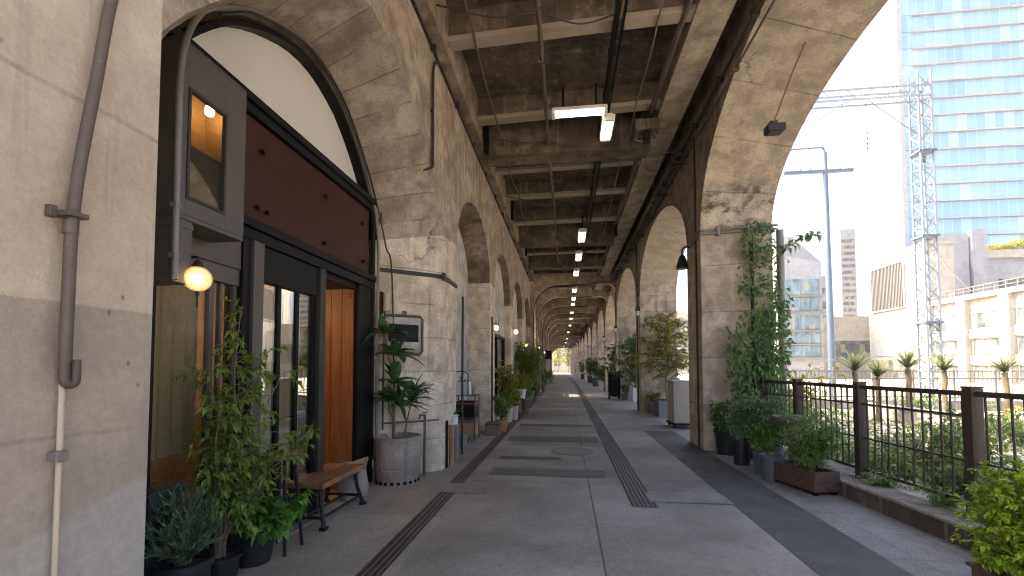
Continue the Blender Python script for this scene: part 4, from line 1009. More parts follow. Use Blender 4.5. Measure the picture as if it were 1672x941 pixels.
# --- plant behind the bamboo pole
t=thing('potted_fern','small strappy green plant in a white pot behind the bamboo pole','potted plant',(-1.92,7.45,0))
f=MB(); f.box(-2.02,-1.86,7.40,7.56,0,.62); f.build('pedestal',M['greypot'],t,bevel=.01)
pot(t,-1.94,7.48,.085,.16,M['whitepot'],.8,z=.621)
f=MB(); rosette(f,(-1.94,7.48,.77),18,.30,.035,(.3,1.3)); f.build('foliage',M['broad'],t)
# --- rack
t=thing('pot_rack','narrow dark metal rack against the second left arch','rack',(-2.15,9.45,0))
f=MB()
for x in (-2.42,-1.95):
    for y in (9.3,9.75): f.tube([(x,y,.02),(x,y,1.15 if x<-2 else .98)],.014,8)
for z in (.10,.50,.98): f.box(-2.44,-1.93,9.28,9.77,z,z+.02)
f.tube([(-2.42,9.3,1.14),(-2.42,9.3,1.5),(-2.2,9.3,1.52),(-2.1,9.3,1.45),(-2.1,9.3,1.0)],.014,8)
f.build('frame',M['rustpipe'],t)
def crate(name,label,cat,x0,x1,y0,y1,z0,z1,mat,extra=None):
    r=thing(name,label,cat,((x0+x1)/2,(y0+y1)/2,z0)); th=.015; f=MB()
    f.box(x0,x1,y0,y1,z0,z0+th); f.box(x0,x1,y0,y0+th,z0+th+.0005,z1); f.box(x0,x1,y1-th,y1,z0+th+.0005,z1)
    f.box(x0,x0+th,y0+th+.0005,y1-th-.0005,z0+th+.0005,z1); f.box(x1-th,x1,y0+th+.0005,y1-th-.0005,z0+th+.0005,z1)
    f.build('shell',mat,r,bevel=.004)
    if extra:
        f=MB(); f.box(x0-.004,x1+.004,y0-.006,y0-.001,z1-.06,z1-.02); f.box(x1+.001,x1+.006,y0+.02,y1-.02,z1-.1,z1-.02); f.build('band',extra,r)
    return r
crate('cardboard_box','brown cardboard box on the lowest shelf of the rack','box',-2.40,-1.96,9.32,9.74,.122,.46,M['cardboard'],M['oldwood'])
crate('storage_box','black and red storage box on the middle shelf of the rack','box',-2.40,-1.97,9.33,9.73,.522,.86,M['black'],M['red'])
crate('window_box','pale grey planter box on the top shelf of the rack','planter',-2.40,-2.12,9.35,9.7,1.0,1.28,M['whitepot'])
t=thing('succulent','spiky small succulent growing from the pale box on top of the rack','plant',(-2.27,9.5,1.26))
f=MB(); f.box(-2.38,-2.14,9.37,9.68,1.20,1.255); f.build('soil',M['soil'],t); f=MB(); rosette(f,(-2.27,9.5,1.25),20,.26,.03,(.5,1.4)); f.build('foliage',M['dark_leaf'],t)
t=thing('glass_bottle','small clear bottle on the rack beside the pale planter box','bottle',(-1.99,9.4,1.0))
f=MB(); f.lathe([(.03,0),(.032,.02),(.032,.12),(.012,.17),(.012,.21)],(-2.0,9.4,1.001),12); f.build('glass',M['greypot'],t,smooth=True); f=MB(); f.lathe([(.014,0),(.014,.02)],(-2.0,9.4,1.212),10); f.build('cap',M['red'],t)
t=thing('watering_can','small grey watering can on the floor between the rack and the pedestal','watering can',(-2.2,8.9,0))
f=MB(); f.lathe([(.10,0),(.10,.2),(.07,.22)],(-2.1,8.8,0),16); f.tube([(-2.0,8.8,.06),(-1.88,8.8,.22)],.014,8); f.tube([(-2.18,8.8,.05),(-2.26,8.8,.15),(-2.15,8.8,.24)],.010,8); f.build('can_body',M['greypot'],t,smooth=True)
# --- second shop
def small_shop(y,label,marks,open_):
    o=cxo(y+2.1); r=thing('shopfront',label,'shopfront',(XS+o,y+2.1,0)); x=XL-.22+o
    f=MB(); f.box(x-.06,x+.03,y+.62,y+3.58,2.62,3.28); sp_=f.build('sign_panel',marks,r,bevel=.004)
    f=MB()
    for q in (1.0,1.7,2.2,2.9): f.tube([(x+.031,y+q,2.95),(x+.045,y+q,2.95)],.03,8)
    f.build('bolt',M['dark'],sp_)
    f=MB(); f.box(x-.05,x+.05,y+.60,y+.72,0,2.6); f.box(x-.05,x+.05,y+1.85,y+1.95,0,2.6); f.box(x-.05,x+.05,y+3.48,y+3.60,0,2.6); f.box(x-.05,x+.06,y+.6,y+3.6,2.52,2.615); f.box(x-.04,x+.04,y+1.951,y+3.479,0,.35); f.build('frame',M['black'],r)
    f=MB(); f.box(x-.25,x-.20,y+.72,y+1.85,0,2.5); f.build('door',M['door'] if open_ else M['darkwood'],r)
    f=MB(); f.box(x-.012,x-.004,y+1.95,y+3.48,.35,2.52); f.build('pane',M['glass'],r)
small_shop(11.4,'small shopfront with a pale sign panel and dark doorway under the third left arch',M['plaster'],True)
for n_,i in zip(('another dark shopfront with maroon sign well down the left arcade','distant shopfront beyond the maroon one on the left arcade','most distant shopfront on the left arcade'),shop_bays[1:]): small_shop(LB[i],n_,M['maroon'] if i==6 else M['darkwood'],False)
for y,lb in ((15.55,'glowing amber wall lamp between the second shopfront and the bamboo'),(28.1,'glowing amber wall lamp past the open passage on the left arcade'),(36.5,'farther glowing amber wall lamp on the left arcade')):
    o=cxo(y); t=thing('wall_lamp',lb,'lamp',(-1.9+o,y,2.9)); f=MB(); f.lathe([(.01,-.09),(.06,-.06),(.08,0),(.06,.06),(.01,.09)],(-1.78+o,y,2.86),14); f.build('globe',M['bulb_e'] if y>20 else M['lamp'],t,smooth=True); f=MB(); f.tube([(-1.93+o,y,3.0),(-1.78+o,y,3.0),(-1.78+o,y,2.95)],.012,8); f.build('bracket',M['iron'],t)
t=thing('hanging_sign','black box sign hung from the left portal ribs above the walkway edge','sign',(-1.5,36,2.7)); o=cxo(36)
f=MB(); f.box(-1.72+o,-1.20+o,36.0,36.25,2.25,2.95); f.build('sign_box',M['black'],t,bevel=.02); f=MB(); f.tube([(-1.93+o,36.12,3.0),(-1.46+o,36.12,3.0)],.02,8); f.tube([(-1.46+o,36.12,3.0),(-1.46+o,36.12,2.951)],.02,8); f.build('bracket',M['black'],t)
# --- items round the second shop
def leafy(name,label,x,y,pr,ph,pmat,h,spread,mat,n=500,L=.09,W=.45,cat='potted plant',trunk=1,zbase=0,taper=.78):
    r=thing(name,label,cat,(x,y,zbase)); pot(r,x,y,pr,ph,pmat,taper,z=zbase)
    tops=[(x+rv(-spread,spread)*.8,y+rv(-spread,spread)*.8,zbase+ph+(h-ph)*rv(.55,1.0)) for _ in range(trunk*6)]
    S=branchy((x,y,zbase+ph*.85),tops,.06,6); stems(r,S,.012 if h<1.5 else .02,M['bark'],n=5)
    f=MB(); per=max(1,int(n/(len(S)*5*6)))
    for P in S: sprays(f,P,.3,max(2,per*3),L,W,spread=spread*.55,n_leaf=max(5,int(n/(len(S)*6*max(2,per*3)))))
    f.build('foliage',mat,r); return r
leafy('potted_shrub','round dark green shrub in a pale pot beside the second shopfront',-1.86,12.1,.15,.34,M['whitepot'],.62,.16,M['dark_leaf'],700,.06,.4,trunk=3)
leafy('potted_shrub','loose yellowing plant in a pale pot at the door of the second shopfront',-1.72,12.95,.16,.40,M['beigepipe'],1.9,.35,M['autumn'],900,.10,.5,trunk=2)
t=thing('side_table','low brown wooden table by the second shopfront holding a pale bucket','table',(-1.55,14.0,0))
f=MB(); f.box(-1.86,-1.22,13.85,14.5,.56,.60); f.build('top',M['oldwood'],t,bevel=.006)
for x in (-1.83,-1.29):
    for y in (13.88,14.43): f=MB(); f.box(x,x+.05,y,y+.05,0,.559); f.build('leg',M['oldwood'],t)
for yq in (13.89,14.44): f=MB(); f.box(-1.779,-1.291,yq,yq+.03,.10,.14); f.build('stretcher',M['oldwood'],t)
leafy('potted_flower','yellow flowering plant in a pale bucket on the low wooden table',-1.45,14.15,.16,.30,M['whitepot'],.75,.2,M['autumn'],400,.07,.6,zbase=.601)
leafy('potted_shrub','sparse shrub in a brown pot behind the low wooden table',-1.72,15.3,.17,.35,M['oldwood'],1.4,.3,M['autumn'],600,.09,.45)
t=thing('easel_board','pale A-board leaning beside the second shopfront and its table','board',(-1.95,13.5,0))
f=MB(); P=[(-2.08,13.3,0),(-1.75,13.3,0),(-1.79,13.5,.8),(-2.04,13.5,.8)]; Q=[(a,b_+.03,c) for a,b_,c in P]
f.face(P); f.face(Q[::-1]); 
for i in range(4): f.face([P[i],P[(i+1)%4],Q[(i+1)%4],Q[i]])
f.build('board',M['beigepipe'],t); f=MB(); f.tube([(-2.1,13.5,.8),(-2.1,13.75,0)],.012,6); f.tube([(-1.86,13.5,.8),(-1.86,13.75,0)],.012,6); f.build('leg',M['oldwood'],t)
leafy('potted_bamboo','tall yellow-green bamboo clump in a dark slate pot on the left before the open passage',-1.62,18.6,.26,.6,M['slatepot'],2.75,.70,M['yellowbamboo'],3200,.15,.30,trunk=3)
leafy('potted_shrub','smaller bushy plant in a brown pot beyond the tall bamboo clump',-1.45,21.0,.18,.35,M['oldwood'],1.1,.28,M['shrub'],500,.1,.45)
leafy('potted_shrub','reddish twiggy plant in a clay pot past the bamboo on the left',-1.62,22.6,.2,.35,M['red'] if False else M['bambooM'],1.3,.3,M['autumn'],400,.1,.4)
for i,(y,lb) in enumerate(((29.5,'dark shrub in a grey tub beyond the open passage on the left'),(33.5,'shrub in a grey tub near the hanging black sign'),(43.5,'distant shrub in a tub along the left arcade'))):
    leafy('potted_shrub',lb,-1.45+cxo(y),y,.25,.45,M['greypot'],1.5,.35,M['dark_leaf'],350,.14,.45)
# ------------------------------------------------------------------ right side
def sp(xp): return xp
leafy('potted_shrub','dark broad-leaved shrub in the big black pot at the foot of the nearest right pier',2.93,8.62,.215,.45,M['blackpot'],.95,.24,M['dark_leaf'],900,.10,.55,trunk=3)
leafy('potted_shrub','blue-green bush in a dark pot second from the nearest right pier',2.86,7.75,.15,.42,M['blackpot'],1.12,.26,M['bluegreen'],1500,.055,.5,trunk=4)
leafy('potted_shrub','glossy blue-green bush in a slate pot tallest of the row by the right pier',3.18,7.45,.16,.38,M['slatepot'],1.22,.30,M['bluegreen'],1700,.055,.5,trunk=4)
leafy('potted_shrub','light green low plant in a dark slate pot next to the blue-grey pot',2.93,7.12,.135,.33,M['slatepot'],.78,.20,M['broad'],900,.06,.55,trunk=3)
t=thing('potted_stub','almost bare blue-grey round pot with one small shoot at the pavement edge','potted plant',(2.88,6.72,0)); pot(t,2.88,6.72,.15,.36,M['slatepot'],.8)
f=MB(); rosette(f,(2.88,6.72,.33),7,.13,.03,(.5,1.3)); f.build('foliage',M['yellowgreen'],t)
# pedestal basin
t=thing('stone_basin','brown stone bird basin on a slender pedestal among the pots on the right','bird basin',(3.27,6.95,0))
f=MB(); f.lathe([(.14,0),(.15,.03),(.10,.07),(.055,.15),(.05,.55),(.07,.66),(.10,.72),(.21,.80),(.25,.86),(.255,.885),(.235,.885),(.18,.84)],(3.27,6.95,0),26); f.build('basin_body',M['basin'],t,smooth=True)
f=MB()
for _ in range(120):
    d=rdir(.1,1); f.leaf(Vector((3.27,6.95,.86))+Vector((d.x*.16,d.y*.16,0)),d,Vector((0,0,1)),rv(.04,.07),.02)
f.build('foliage',M['bluegreen'],t)
# wooden trough
t=thing('wooden_trough','long dark wooden planter trough on feet at the end of the kerb','planter',(3.05,6.25,0))
rot=R(15); pv=(3.03,5.92)
def rbox(f,a0,a1,b0,b1,z0,z1): f.box(pv[0]+a0,pv[0]+a1,pv[1]+b0,pv[1]+b1,z0,z1,rot=rot,piv=pv)
f=MB(); rbox(f,0,.36,0,.025,.05,.30); rbox(f,0,.36,.735,.76,.05,.30); rbox(f,0,.025,.0255,.7345,.05,.30); rbox(f,.335,.36,.0255,.7345,.05,.30); rbox(f,.0255,.3345,.0255,.7345,.05,.075)
f.build('box',M['darkwood'],t,bevel=.004)
f=MB()
for a,b_ in ((.02,.02),(.29,.02),(.02,.69),(.29,.69)): rbox(f,a,a+.05,b_,b_+.05,0,.049)
f.build('foot',M['black'],t)
f=MB(); rbox(f,.026,.334,.026,.734,.20,.25); f.build('soil',M['soil'],t)
bxx,byy=3.14,6.20
t=thing('feathery_shrub','light feathery green shrub growing in the wooden trough','shrub',(bxx,byy,.25))
tops=[(bxx+rv(-.25,.30),byy+rv(-.35,.4),rv(.55,1.15)) for _ in range(34)]
S=branchy((bxx,byy,.24),tops,.05,6); stems(t,S,.008,M['greenstem'],n=5); f=MB()
for P in S: sprays(f,P,.25,5,.062,.26,spread=.13,n_leaf=7,droop=.3)
f.build('foliage',M['feather'],t)
# vine
t=thing('climbing_vine','dense climbing vine with drooping leaves on the nearest right pier','vine',(3.3,8.8,.4))
f=MB(); TW=[]
def face_y(x): return 8.95-.2*(x-2.62)/1.23-.03
paths=[]
for i in range(11):
    x=3.12+i*.07; P=[]; ztop=rv(1.9,3.0) if i<5 else rv(2.6,4.0)
    z=.4
    while z<ztop: P.append(Vector((x+.14*math.sin(z*1.7+i)+.11*z*.6*(1 if i>2 else .6),face_y(x)-.02-rv(0,.05),z))); z+=.28
    for p in P: p.x=min(p.x,3.86)
    paths.append(P)
stems(t,paths,.009,M['bark'],n=5)
for P in paths:
    for a,c in zip(P,P[1:]):
        dens=20 if a.z<2.75 else 5
        for _ in range(dens):
            p=a.lerp(c,random.random())+Vector((rv(-.20,.16),-rv(.0,.24),rv(-.14,.14)))
            l=rv(.07,.14); f.leaf(p,Vector((rv(-.6,.6),-.5,rv(-1.2,.1))),Vector((rv(-.4,.4),-1,.5)),l,l*.55,droop=.15)
for _ in range(260):   # loose upper sprays
    z=rv(2.9,4.3); x=3.55+rv(-.35,.34)*(1-.2*(z-2.9)); l=rv(.08,.13); f.leaf(Vector((x,face_y(x)-rv(.02,.16),z)),Vector((rv(-.6,.6),-.5,rv(-1,.3))),Vector((0,-1,.6)),l,l*.6)
B=[Vector((3.75,8.68,3.55)),Vector((3.98,8.58,3.78)),Vector((4.20,8.55,3.9)),Vector((4.42,8.55,4.02)),Vector((4.55,8.55,4.0))]
stems(t,[B],.012,M['bark'],'branch')
for a,c in zip(B[1:],B[2:]):
    for _ in range(15):
        p=a.lerp(c,random.random()); l=rv(.10,.18); f.leaf(p,Vector((rv(-.7,.9),rv(-.6,.4),rv(-.9,.6))),Vector((0,-.6,1)),l,l*.55,droop=.3)
f.build('foliage',M['dark_leaf'],t)
# kerb + railing
KX=lambda y: 3.38+(6-y)*.06
b=MB(); 
def kseg(f,x_off0,x_off1,y0,y1,z0,z1,m=0):
    n=len(f.v); P=[(KX(y0)+x_off0,y0),(KX(y0)+x_off1,y0),(KX(y1)+x_off1,y1),(KX(y1)+x_off0,y1)]
    f.v+=[(x,y,z0) for x,y in P]+[(x,y,z1) for x,y in P]
    for q in ((3,2,1,0),(4,5,6,7),(0,1,5,4),(1,2,6,5),(2,3,7,6),(3,0,4,7)): f.f.append(tuple(n+i for i in q)); f.m.append(m)
kseg(b,0,.62,-6,8.7,-.14,.17,1); kseg(b,-.012,.64,-6,8.7,.172,.205,0)
structure(b.build('kerb',[M['kerb'],M['kerbface']],bevel=.008))
RX=lambda y: KX(y)+.34
t=thing('railing','brown painted steel railing with square posts and thin balusters on the low kerb','railing',(RX(5),5,.2))
posts=[8.55,7.5,6.15,4.68,3.2,1.7,.2,-1.3,-2.8]
for y in posts:
    f=MB(); s=.04 if y>7 else .05; f.box(RX(y)-.052,RX(y)+.052,y-.052,y+.052,.207,1.40); f.box(RX(y)-.057,RX(y)+.057,y-.057,y+.057,1.401,1.42); f.box(RX(y)-.10,RX(y)+.10,y-.09,y+.09,.206,.218); f.build('post',M['rail'],t,bevel=.004)
def rseg(f,y0,y1,z0,z1,hw):
    n=len(f.v); P=[(RX(y0)-hw,y0),(RX(y0)+hw,y0),(RX(y1)+hw,y1),(RX(y1)-hw,y1)]
    f.v+=[(x,y,z0) for x,y in P]+[(x,y,z1) for x,y in P]
    for q in ((3,2,1,0),(4,5,6,7),(0,1,5,4),(1,2,6,5),(2,3,7,6),(3,0,4,7)): f.f.append(tuple(n+i for i in q)); f.m.append(0)
for i,(z0,z1,hw) in enumerate(((1.325,1.375,.028),(1.125,1.147,.011),(.70,.722,.011),(.30,.335,.016))):
    f=MB()
    for a,c in zip(posts,posts[1:]):
        if i==1 and c<4.0: continue
        rseg(f,a-.05,c+.05,z0,z1,hw)
    f.build('rail',M['rail'],t,bevel=.004)
nb=0
for a,c in zip(posts,posts[1:]):
    if c<1: continue
    m=max(6,int((a-c)/.108))
    for i in range(1,m):
        y=a+(c-a)*i/m+rv(-.012,.012); f=MB(); f.tube([(RX(y)+rv(-.004,.004),y,.336),(RX(y)+.004,y+rv(-.006,.006),.8),(RX(y),y,1.324)],.0105,6); f.build('baluster',M['rail'],t); nb+=1
# climbing greens on the rail and low plants on the kerb
for i,(y,z,n,lb,mt) in enumerate(((5.55,.95,300,'leafy garden shrub pressing against the railing between two posts','shrub'),(4.85,.62,240,'low leafy plant just behind the railing near the bushy corner plant','feather'),(6.7,.8,300,'green shrub behind the railing next to the stone basin','shrub'),(3.9,.5,220,'low green plant behind the railing by the yellow-green corner bush','shrub'))):
    x=RX(y)+.62; t=thing('garden_shrub',lb,'shrub',(x,y,-.1)); tops=[(x+rv(-.45,.35),y+rv(-.5,.5),rv(.3,1)*z) for _ in range(12)]
    S=branchy((x,y,-.12),tops,.05,5); stems(t,S,.010,M['bark'],n=5); f=MB()
    for P in S: sprays(f,P,.2,5,.085,.5,spread=.2,n_leaf=5)
    f.build('foliage',M[mt],t)
for y,lb in ((4.95,'small creeping green weed on the kerb under the railing'),(5.75,'second creeping weed on the kerb by the wooden trough'),(4.45,'third creeping weed on the kerb next to the corner bush')):
    x=RX(y)-.02; t=thing('kerb_weed',lb,'plant',(x,y,.2)); f=MB(); S=branchy((x,y,.2),[(x+rv(-.3,.15),y+rv(-.25,.25),rv(.21,.42)) for _ in range(12)],.03,4); stems(t,S,.003,M['greenstem'],n=4)
    for P in S: sprays(f,P,.1,4,.05,.4,spread=.06,n_leaf=3)
    f.build('foliage',M['feather'],t)
# corner bush
bxx,byy=3.06,3.30
t=thing('corner_bush','bright yellow-green bush in a dark planter at the near end of the kerb','bush',(bxx,byy,0))
f=MB(); f.box(bxx-.24,bxx+.28,byy-.20,byy+.24,.0,.20); f.box(bxx-.26,bxx+.30,byy-.22,byy+.26,.201,.23); f.build('tub',M['darkwood'],t,bevel=.006)
f=MB(); f.box(bxx-.22,bxx+.26,byy-.18,byy+.22,.231,.236); f.build('soil',M['soil'],t)
tops=[]
for _ in range(170):
    d=rdir(-.75,1); tops.append((bxx+.03+d.x*.40,byy+d.y*.40,.55+d.z*.46*rv(.85,1.15)))
S=branchy((bxx,byy,.22),tops,.03,5); stems(t,S,.007,M['greenstem'],n=5); f=MB()
for P in S: sprays(f,P,.45,5,.046,.52,spread=.09,n_leaf=8,droop=.2)
f.build('foliage',M['yellowgreen'],t)
# cabinet
t=thing('metal_cabinet','beige metal cabinet on a black wheeled stand behind the nearest right pier','cabinet',(2.95,12.3,0))
f=MB(); f.box(2.78,3.30,12.0,12.75,.14,1.22); f.box(2.76,3.32,11.98,12.77,1.221,1.25); f.build('case',M['cabinet'],t,bevel=.008)
f=MB()
for y in (12.02,12.38): f.box(2.770,2.779,y+.02,y+.32,.2,1.15)
f.box(2.84,3.24,11.991,11.999,.2,1.15); f.build('door',M['cabinet'],t,bevel=.003)
f=MB(); f.box(2.74,3.34,11.97,12.78,.09,.139)
for x in (2.80,3.26):
    for y in (12.05,12.7): f.tube([(x-.02,y,.045),(x+.02,y,.045)],.045,12)
f.build('stand',M['black'],t)
# trees under the right arches
def tree(name,label,x,y,h,planter,mat,n,L,W,spread,cat='tree',trunk_r=.035,forks=16,z=0,crown0=.35,bark='bark'):
    r=thing(name,label,cat,(x,y,z)); planter(r) if planter else None
    P=[Vector((x,y,z+.1))]; 
    for i in range(1,7): P.append(Vector((x+rv(-.05,.05)*h*.35,y+rv(-.05,.05)*h*.35,z+h*.85*i/6)))
    stems(r,[P],trunk_r,M[bark],'trunk',8); BR=[]
    f=MB()
    for i in range(forks):
        u=crown0+(1-crown0)*(i+.5)/forks; q=u*6*.98; k=min(5,int(q)); p=P[k].lerp(P[k+1],q-k)
        a=i*2.4+rv(-.5,.5); ln=spread*rv(.6,1.15)*(1.15-.65*(u-crown0)/(1-crown0)); e=rv(.2,.8)
        d=Vector((math.cos(a)*math.cos(e),math.sin(a)*math.cos(e),math.sin(e)))
        B=[p,p+d*ln*.5+Vector((0,0,ln*.08)),p+d*ln]; BR.append(B)
        BR+=sprays(f,B,.15,max(2,int(n/(forks*2*8))),L,W,spread=spread*.38,n_leaf=8)
    stems(r,BR,trunk_r*.35,M[bark],'limb',4); f.build('crown',M[mat],r); return r
def sqp(x,y,w,h,mat):
    def go(r):
        f=MB(); f.box(x-w/2,x+w/2,y-w/2,y+w/2,0,h); f.box(x-w/2-.015,x+w/2+.015,y-w/2-.015,y+w/2+.015,h+.001,h+.03); f.build('planter',M[mat],r,bevel=.01)
        f=MB(); f.box(x-w/2+.03,x+w/2-.03,y-w/2+.03,y+w/2-.03,h+.031,h+.036); f.build('soil',M['soil'],r)
    return go
tree('potted_tree','airy yellowing tree in a grey planter between the first and second right piers',3.28,15.1,3.7,sqp(3.28,15.0,.72,.50,'greypot'),'autumn',3600,.13,.40,1.25,forks=26,trunk_r=.03)
leafy('potted_shrub','low yellow-flowered plant in a small tub beside the airy yellow tree',2.98,15.9,.2,.4,M['greypot'],.75,.25,M['autumn'],350,.09,.5)
leafy('potted_shrub','dark leafy plant in a tall grey pot against the second right pier',2.86,16.35 if False else 15.75,.15,.5,M['greypot'],.9,.2,M['dark_leaf'],250,.1,.5) if False else None
tree('potted_tree','dense green tree in a white cube planter before the third right pier',3.25,21.6,3.5,sqp(3.35,21.5,.55,.62,'whitepot'),'shrub',5200,.14,.42,1.05,forks=30,crown0=.18,trunk_r=.03)
leafy('potted_shrub','small dark plant in a low pot between the white cube and the black bin',2.85,22.3,.2,.3,M['greypot'],.8,.25,M['dark_leaf'],300,.1,.5)
tree('potted_tree','dark green bushy tree in a black tub behind the black bin',2.75,24.7,3.3,sqp(2.75,24.75,.5,.5,'blackpot'),'dark_leaf',2600,.15,.45,.8,forks=20,crown0=.35,trunk_r=.03)
t=thing('black_bin','black square litter bin on short legs beside the third right pier','bin',(2.35,22.6,0))
f=MB(); f.box(2.08,2.66,22.5,23.05,.16,1.30); f.box(2.06,2.68,22.48,23.07,1.301,1.36); f.build('bin_body',M['black'],t,bevel=.015)
f=MB()
for x in (2.10,2.58):
    for y in (22.52,22.97): f.box(x,x+.06,y,y+.06,0,.159)
f.build('leg',M['black'],t); f=MB(); f.box(2.2,2.54,22.485,22.499,1.0,1.12); f.build('slot',M['dark'],t)
for i,(y,lb,pm,mt,h) in enumerate(((31.5,'shrub in a white tub at the fourth right pier','whitepot','shrub',1.8),(38.5,'leafy shrub in a slate tub further along the right arcade','slatepot','dark_leaf',2.4),(46,'tall dark shrub in a tub deep in the right arcade','slatepot','dark_leaf',2.8),(60,'far shrub in a dark tub near the end of the right arcade','blackpot','shrub',2.6))):
    leafy('potted_shrub',lb,2.45+cxo(y),y-.4,.3,.7,M[pm],h,.5,M[mt],500,.2,.45,trunk=2)
# ------------------------------------------------------------------ beyond the railing
def bush(label,x,y,r,h,mat,n=420,L=.12,grp=None,z=-.12,name='garden_bush'):
    t=thing(name,label,'bush',(x,y,z),grp); tops=[(x+rv(-r,r)*.8,y+rv(-r,r)*.8,z+h*rv(.5,1)) for _ in range(12)]
    S=branchy((x,y,z),tops,.08,5); stems(t,S,.016,M['bark'],n=5); f=MB()
    per=max(3,int(n/(12*5*5)))
    for P in S: sprays(f,P,.15,per,L,.5,spread=r*.45,n_leaf=6)
    f.build('foliage',M[mat],t)
bush('yellow-green bush at the outer face of the nearest pier beyond the railing',7.2,14.8,1.1,2.0,'autumn',900,.14)
for i,(x,y,r,h,mt,lb) in enumerate(((5.6,7.6,.7,1.0,'shrub','rounded shrub in the garden strip behind the second railing post'),(6.0,5.6,.7,.9,'feather','pale feathery shrub in the garden strip past the railing'),(7.4,9.2,.9,1.05,'shrub','broad green shrub midway between railing and pale fence'),(8.6,7.4,.8,.8,'autumn','yellowing shrub midway between railing and pale fence'),(9.8,11.0,1.0,.9,'shrub','wide low shrub nearer the pale fence than the railing'),(11.8,12.5,1.0,.8,'autumn','yellowish shrub at the foot of the lattice mast'),(7.0,3.6,.8,.8,'shrub','green shrub beyond the railing at the picture edge'),(12.5,17.6,.9,1.0,'shrub','green bush right against the base of the lattice mast'),(5.2,11.2,.8,1.1,'feather','leafy bush just outside the second right arch'))):
    bush(lb,x,y,r,h,mt,500,.11)
# ground cover
b=MB()
for _ in range(9000):
    x=4.2+10*random.random()**1.3; y=rv(-1,19); 
    if random.random()<.35: y=rv(1,12); x=rv(4.1,7)
    l=rv(.06,.16)*(1+.04*y); b.leaf(Vector((x,y,-.14+rv(0,.06))),Vector((rv(-1,1),rv(-1,1),rv(.2,1.2))),Vector((0,0,1))+rdir()*.5,l,l*.45)
o=b.build('ground_cover',M['shrub']); o['kind']='stuff'; o['label']='low leafy ground cover and weeds between the railing and the pale fence'
b=MB()
for _ in range(1600):
    x=rv(5,20); y=rv(3,19); s=rv(.04,.13); b.lathe([(s*.5,0),(s,s*.3),(s*.7,s*.8),(s*.1,s)],(x,y,-.15),5)
o=b.build('gravel_stones',M['ground']); o['kind']='stuff'; o['label']='loose pale stones scattered over the gravel beyond the railing'
# sleepers / low white wall of the track
t=thing('low_wall','low pale concrete wall running across the gravel beyond the railing','wall',(12,8,0))
f=MB(); f.box(10.2,10.55,3.0,17.0,-.15,.32); f.box(10.16,10.59,3.0,17.0,.322,.37); f.build('wall_body',M['whitebld'],t,bevel=.01)
# second fence
t=thing('garden_fence','long pale metal fence across the far side of the garden','fence',(14,20,0))
f=MB(); f.box(6.5,26,19.9,20.1,-.14,.25); f.build('plinth',M['kerb'],t)
f=MB()
for z in (1.42,1.12,.36): f.box(6.5,26,19.98,20.02,z,z+.05)
f.build('rail',M['fence2'],t)
x=6.6
while x<26:
    f=MB(); f.box(x-.03,x+.03,19.96,20.04,.251,1.52); f.build('post',M['fence2'],t); x+=1.5
f=MB(); x=6.6
while x<26: f.box(x-.010,x+.010,19.99,20.01,.252,1.42); x+=.15
o=f.build('balusters',M['fence2'],t); o['kind']='stuff'
# palms
def palm(label,x,y,h,hue='palm'):
    t=thing('palm_tree',label,'palm',(x,y,-.14)); P=[(x+rv(-.03,.03),y,-.14+h*.62*i/5) for i in range(6)]
    f=MB(); f.tube(P,[.10,.07,.065,.065,.075,.07],9); f.build('trunk',M['bark'],t,smooth=True); f=MB(); c=Vector(P[-1])
    for i in range(30):
        a=i*2.4; e=rv(.75,1.5); d=Vector((math.cos(a)*math.cos(e),math.sin(a)*math.cos(e),math.sin(e))); L=h*rv(.24,.36); Q=[]
        for q in range(9): u=q/8; Q.append(c+d*L*u+Vector((0,0,-L*.28*u*u)))
        f.tube(Q,[.010*(1-.8*k/8) for k in range(9)],4)
        for k in range(1,9):
            for s in (-1,1):
                dd=(Q[k]-Q[k-1]).normalized(); sd=dd.cross(Vector((0,0,1))).normalized()*s
                for m_ in (.2,.7): f.leaf(Q[k-1].lerp(Q[k],m_),sd+dd*.7+Vector((0,0,-.15)),Vector((0,0,1)),L*.24*(1-.5*abs(k/8-.45)),.028,droop=.2,fold=.05)
    f.build('crown',M[hue],t)
for lb,x,y,h in (('small palm left of the others, nearest the blue pole',8.95,15,2.6),('pale small palm second in the row by the far fence',9.75,15.3,2.3),('fuller palm in the middle of the row by the far fence',10.45,15,2.75),('palm just right of the lattice mast',11.9,15.6,2.6),('thin tall palm at the right end of the row by the far fence',13.1,15,2.55)): palm(lb,x,y,h)
# lattice mast with truss arm
t=thing('lattice_mast','pale steel lattice mast with a horizontal truss arm behind the garden','mast',(13.3,18,0))
f=MB(); X0,X1,Y0,Y1=13.08,13.52,17.8,18.24; Ht=12.7
for x in (X0,X1):
    for y in (Y0,Y1): f.box(x-.028,x+.028,y-.028,y+.028,-.14,Ht)
f.build('chord',M['maststeel'],t)
f=MB(); z=.2; s=1
while z<Ht-.5:
    for (a,b_) in (((X0,Y0),(X1,Y0)),((X0,Y1),(X1,Y1)),((X0,Y0),(X0,Y1)),((X1,Y0),(X1,Y1))):
        p,q=(a,b_) if s>0 else (b_,a); f.tube([(p[0],p[1],z),(q[0],q[1],z+.44)],.018,5,caps=False)
        f.tube([(a[0],a[1],z),(b_[0],b_[1],z)],.014,5,caps=False)
    z+=.44; s=-s
f.build('bracing',M['maststeel'],t)
for z in (3.2,6.4,9.6): f=MB(); f.box(X0-.07,X1+.07,Y0-.07,Y1+.07,z,z+.08); f.build('collar',M['bluesteel'],t)
f=MB(); za,zb=11.75,12.15
for y in (Y0,Y1):
    for z in (za,zb): f.box(6.0,13.6,y-.03,y+.03,z-.03,z+.03)
x=6.0; s=1
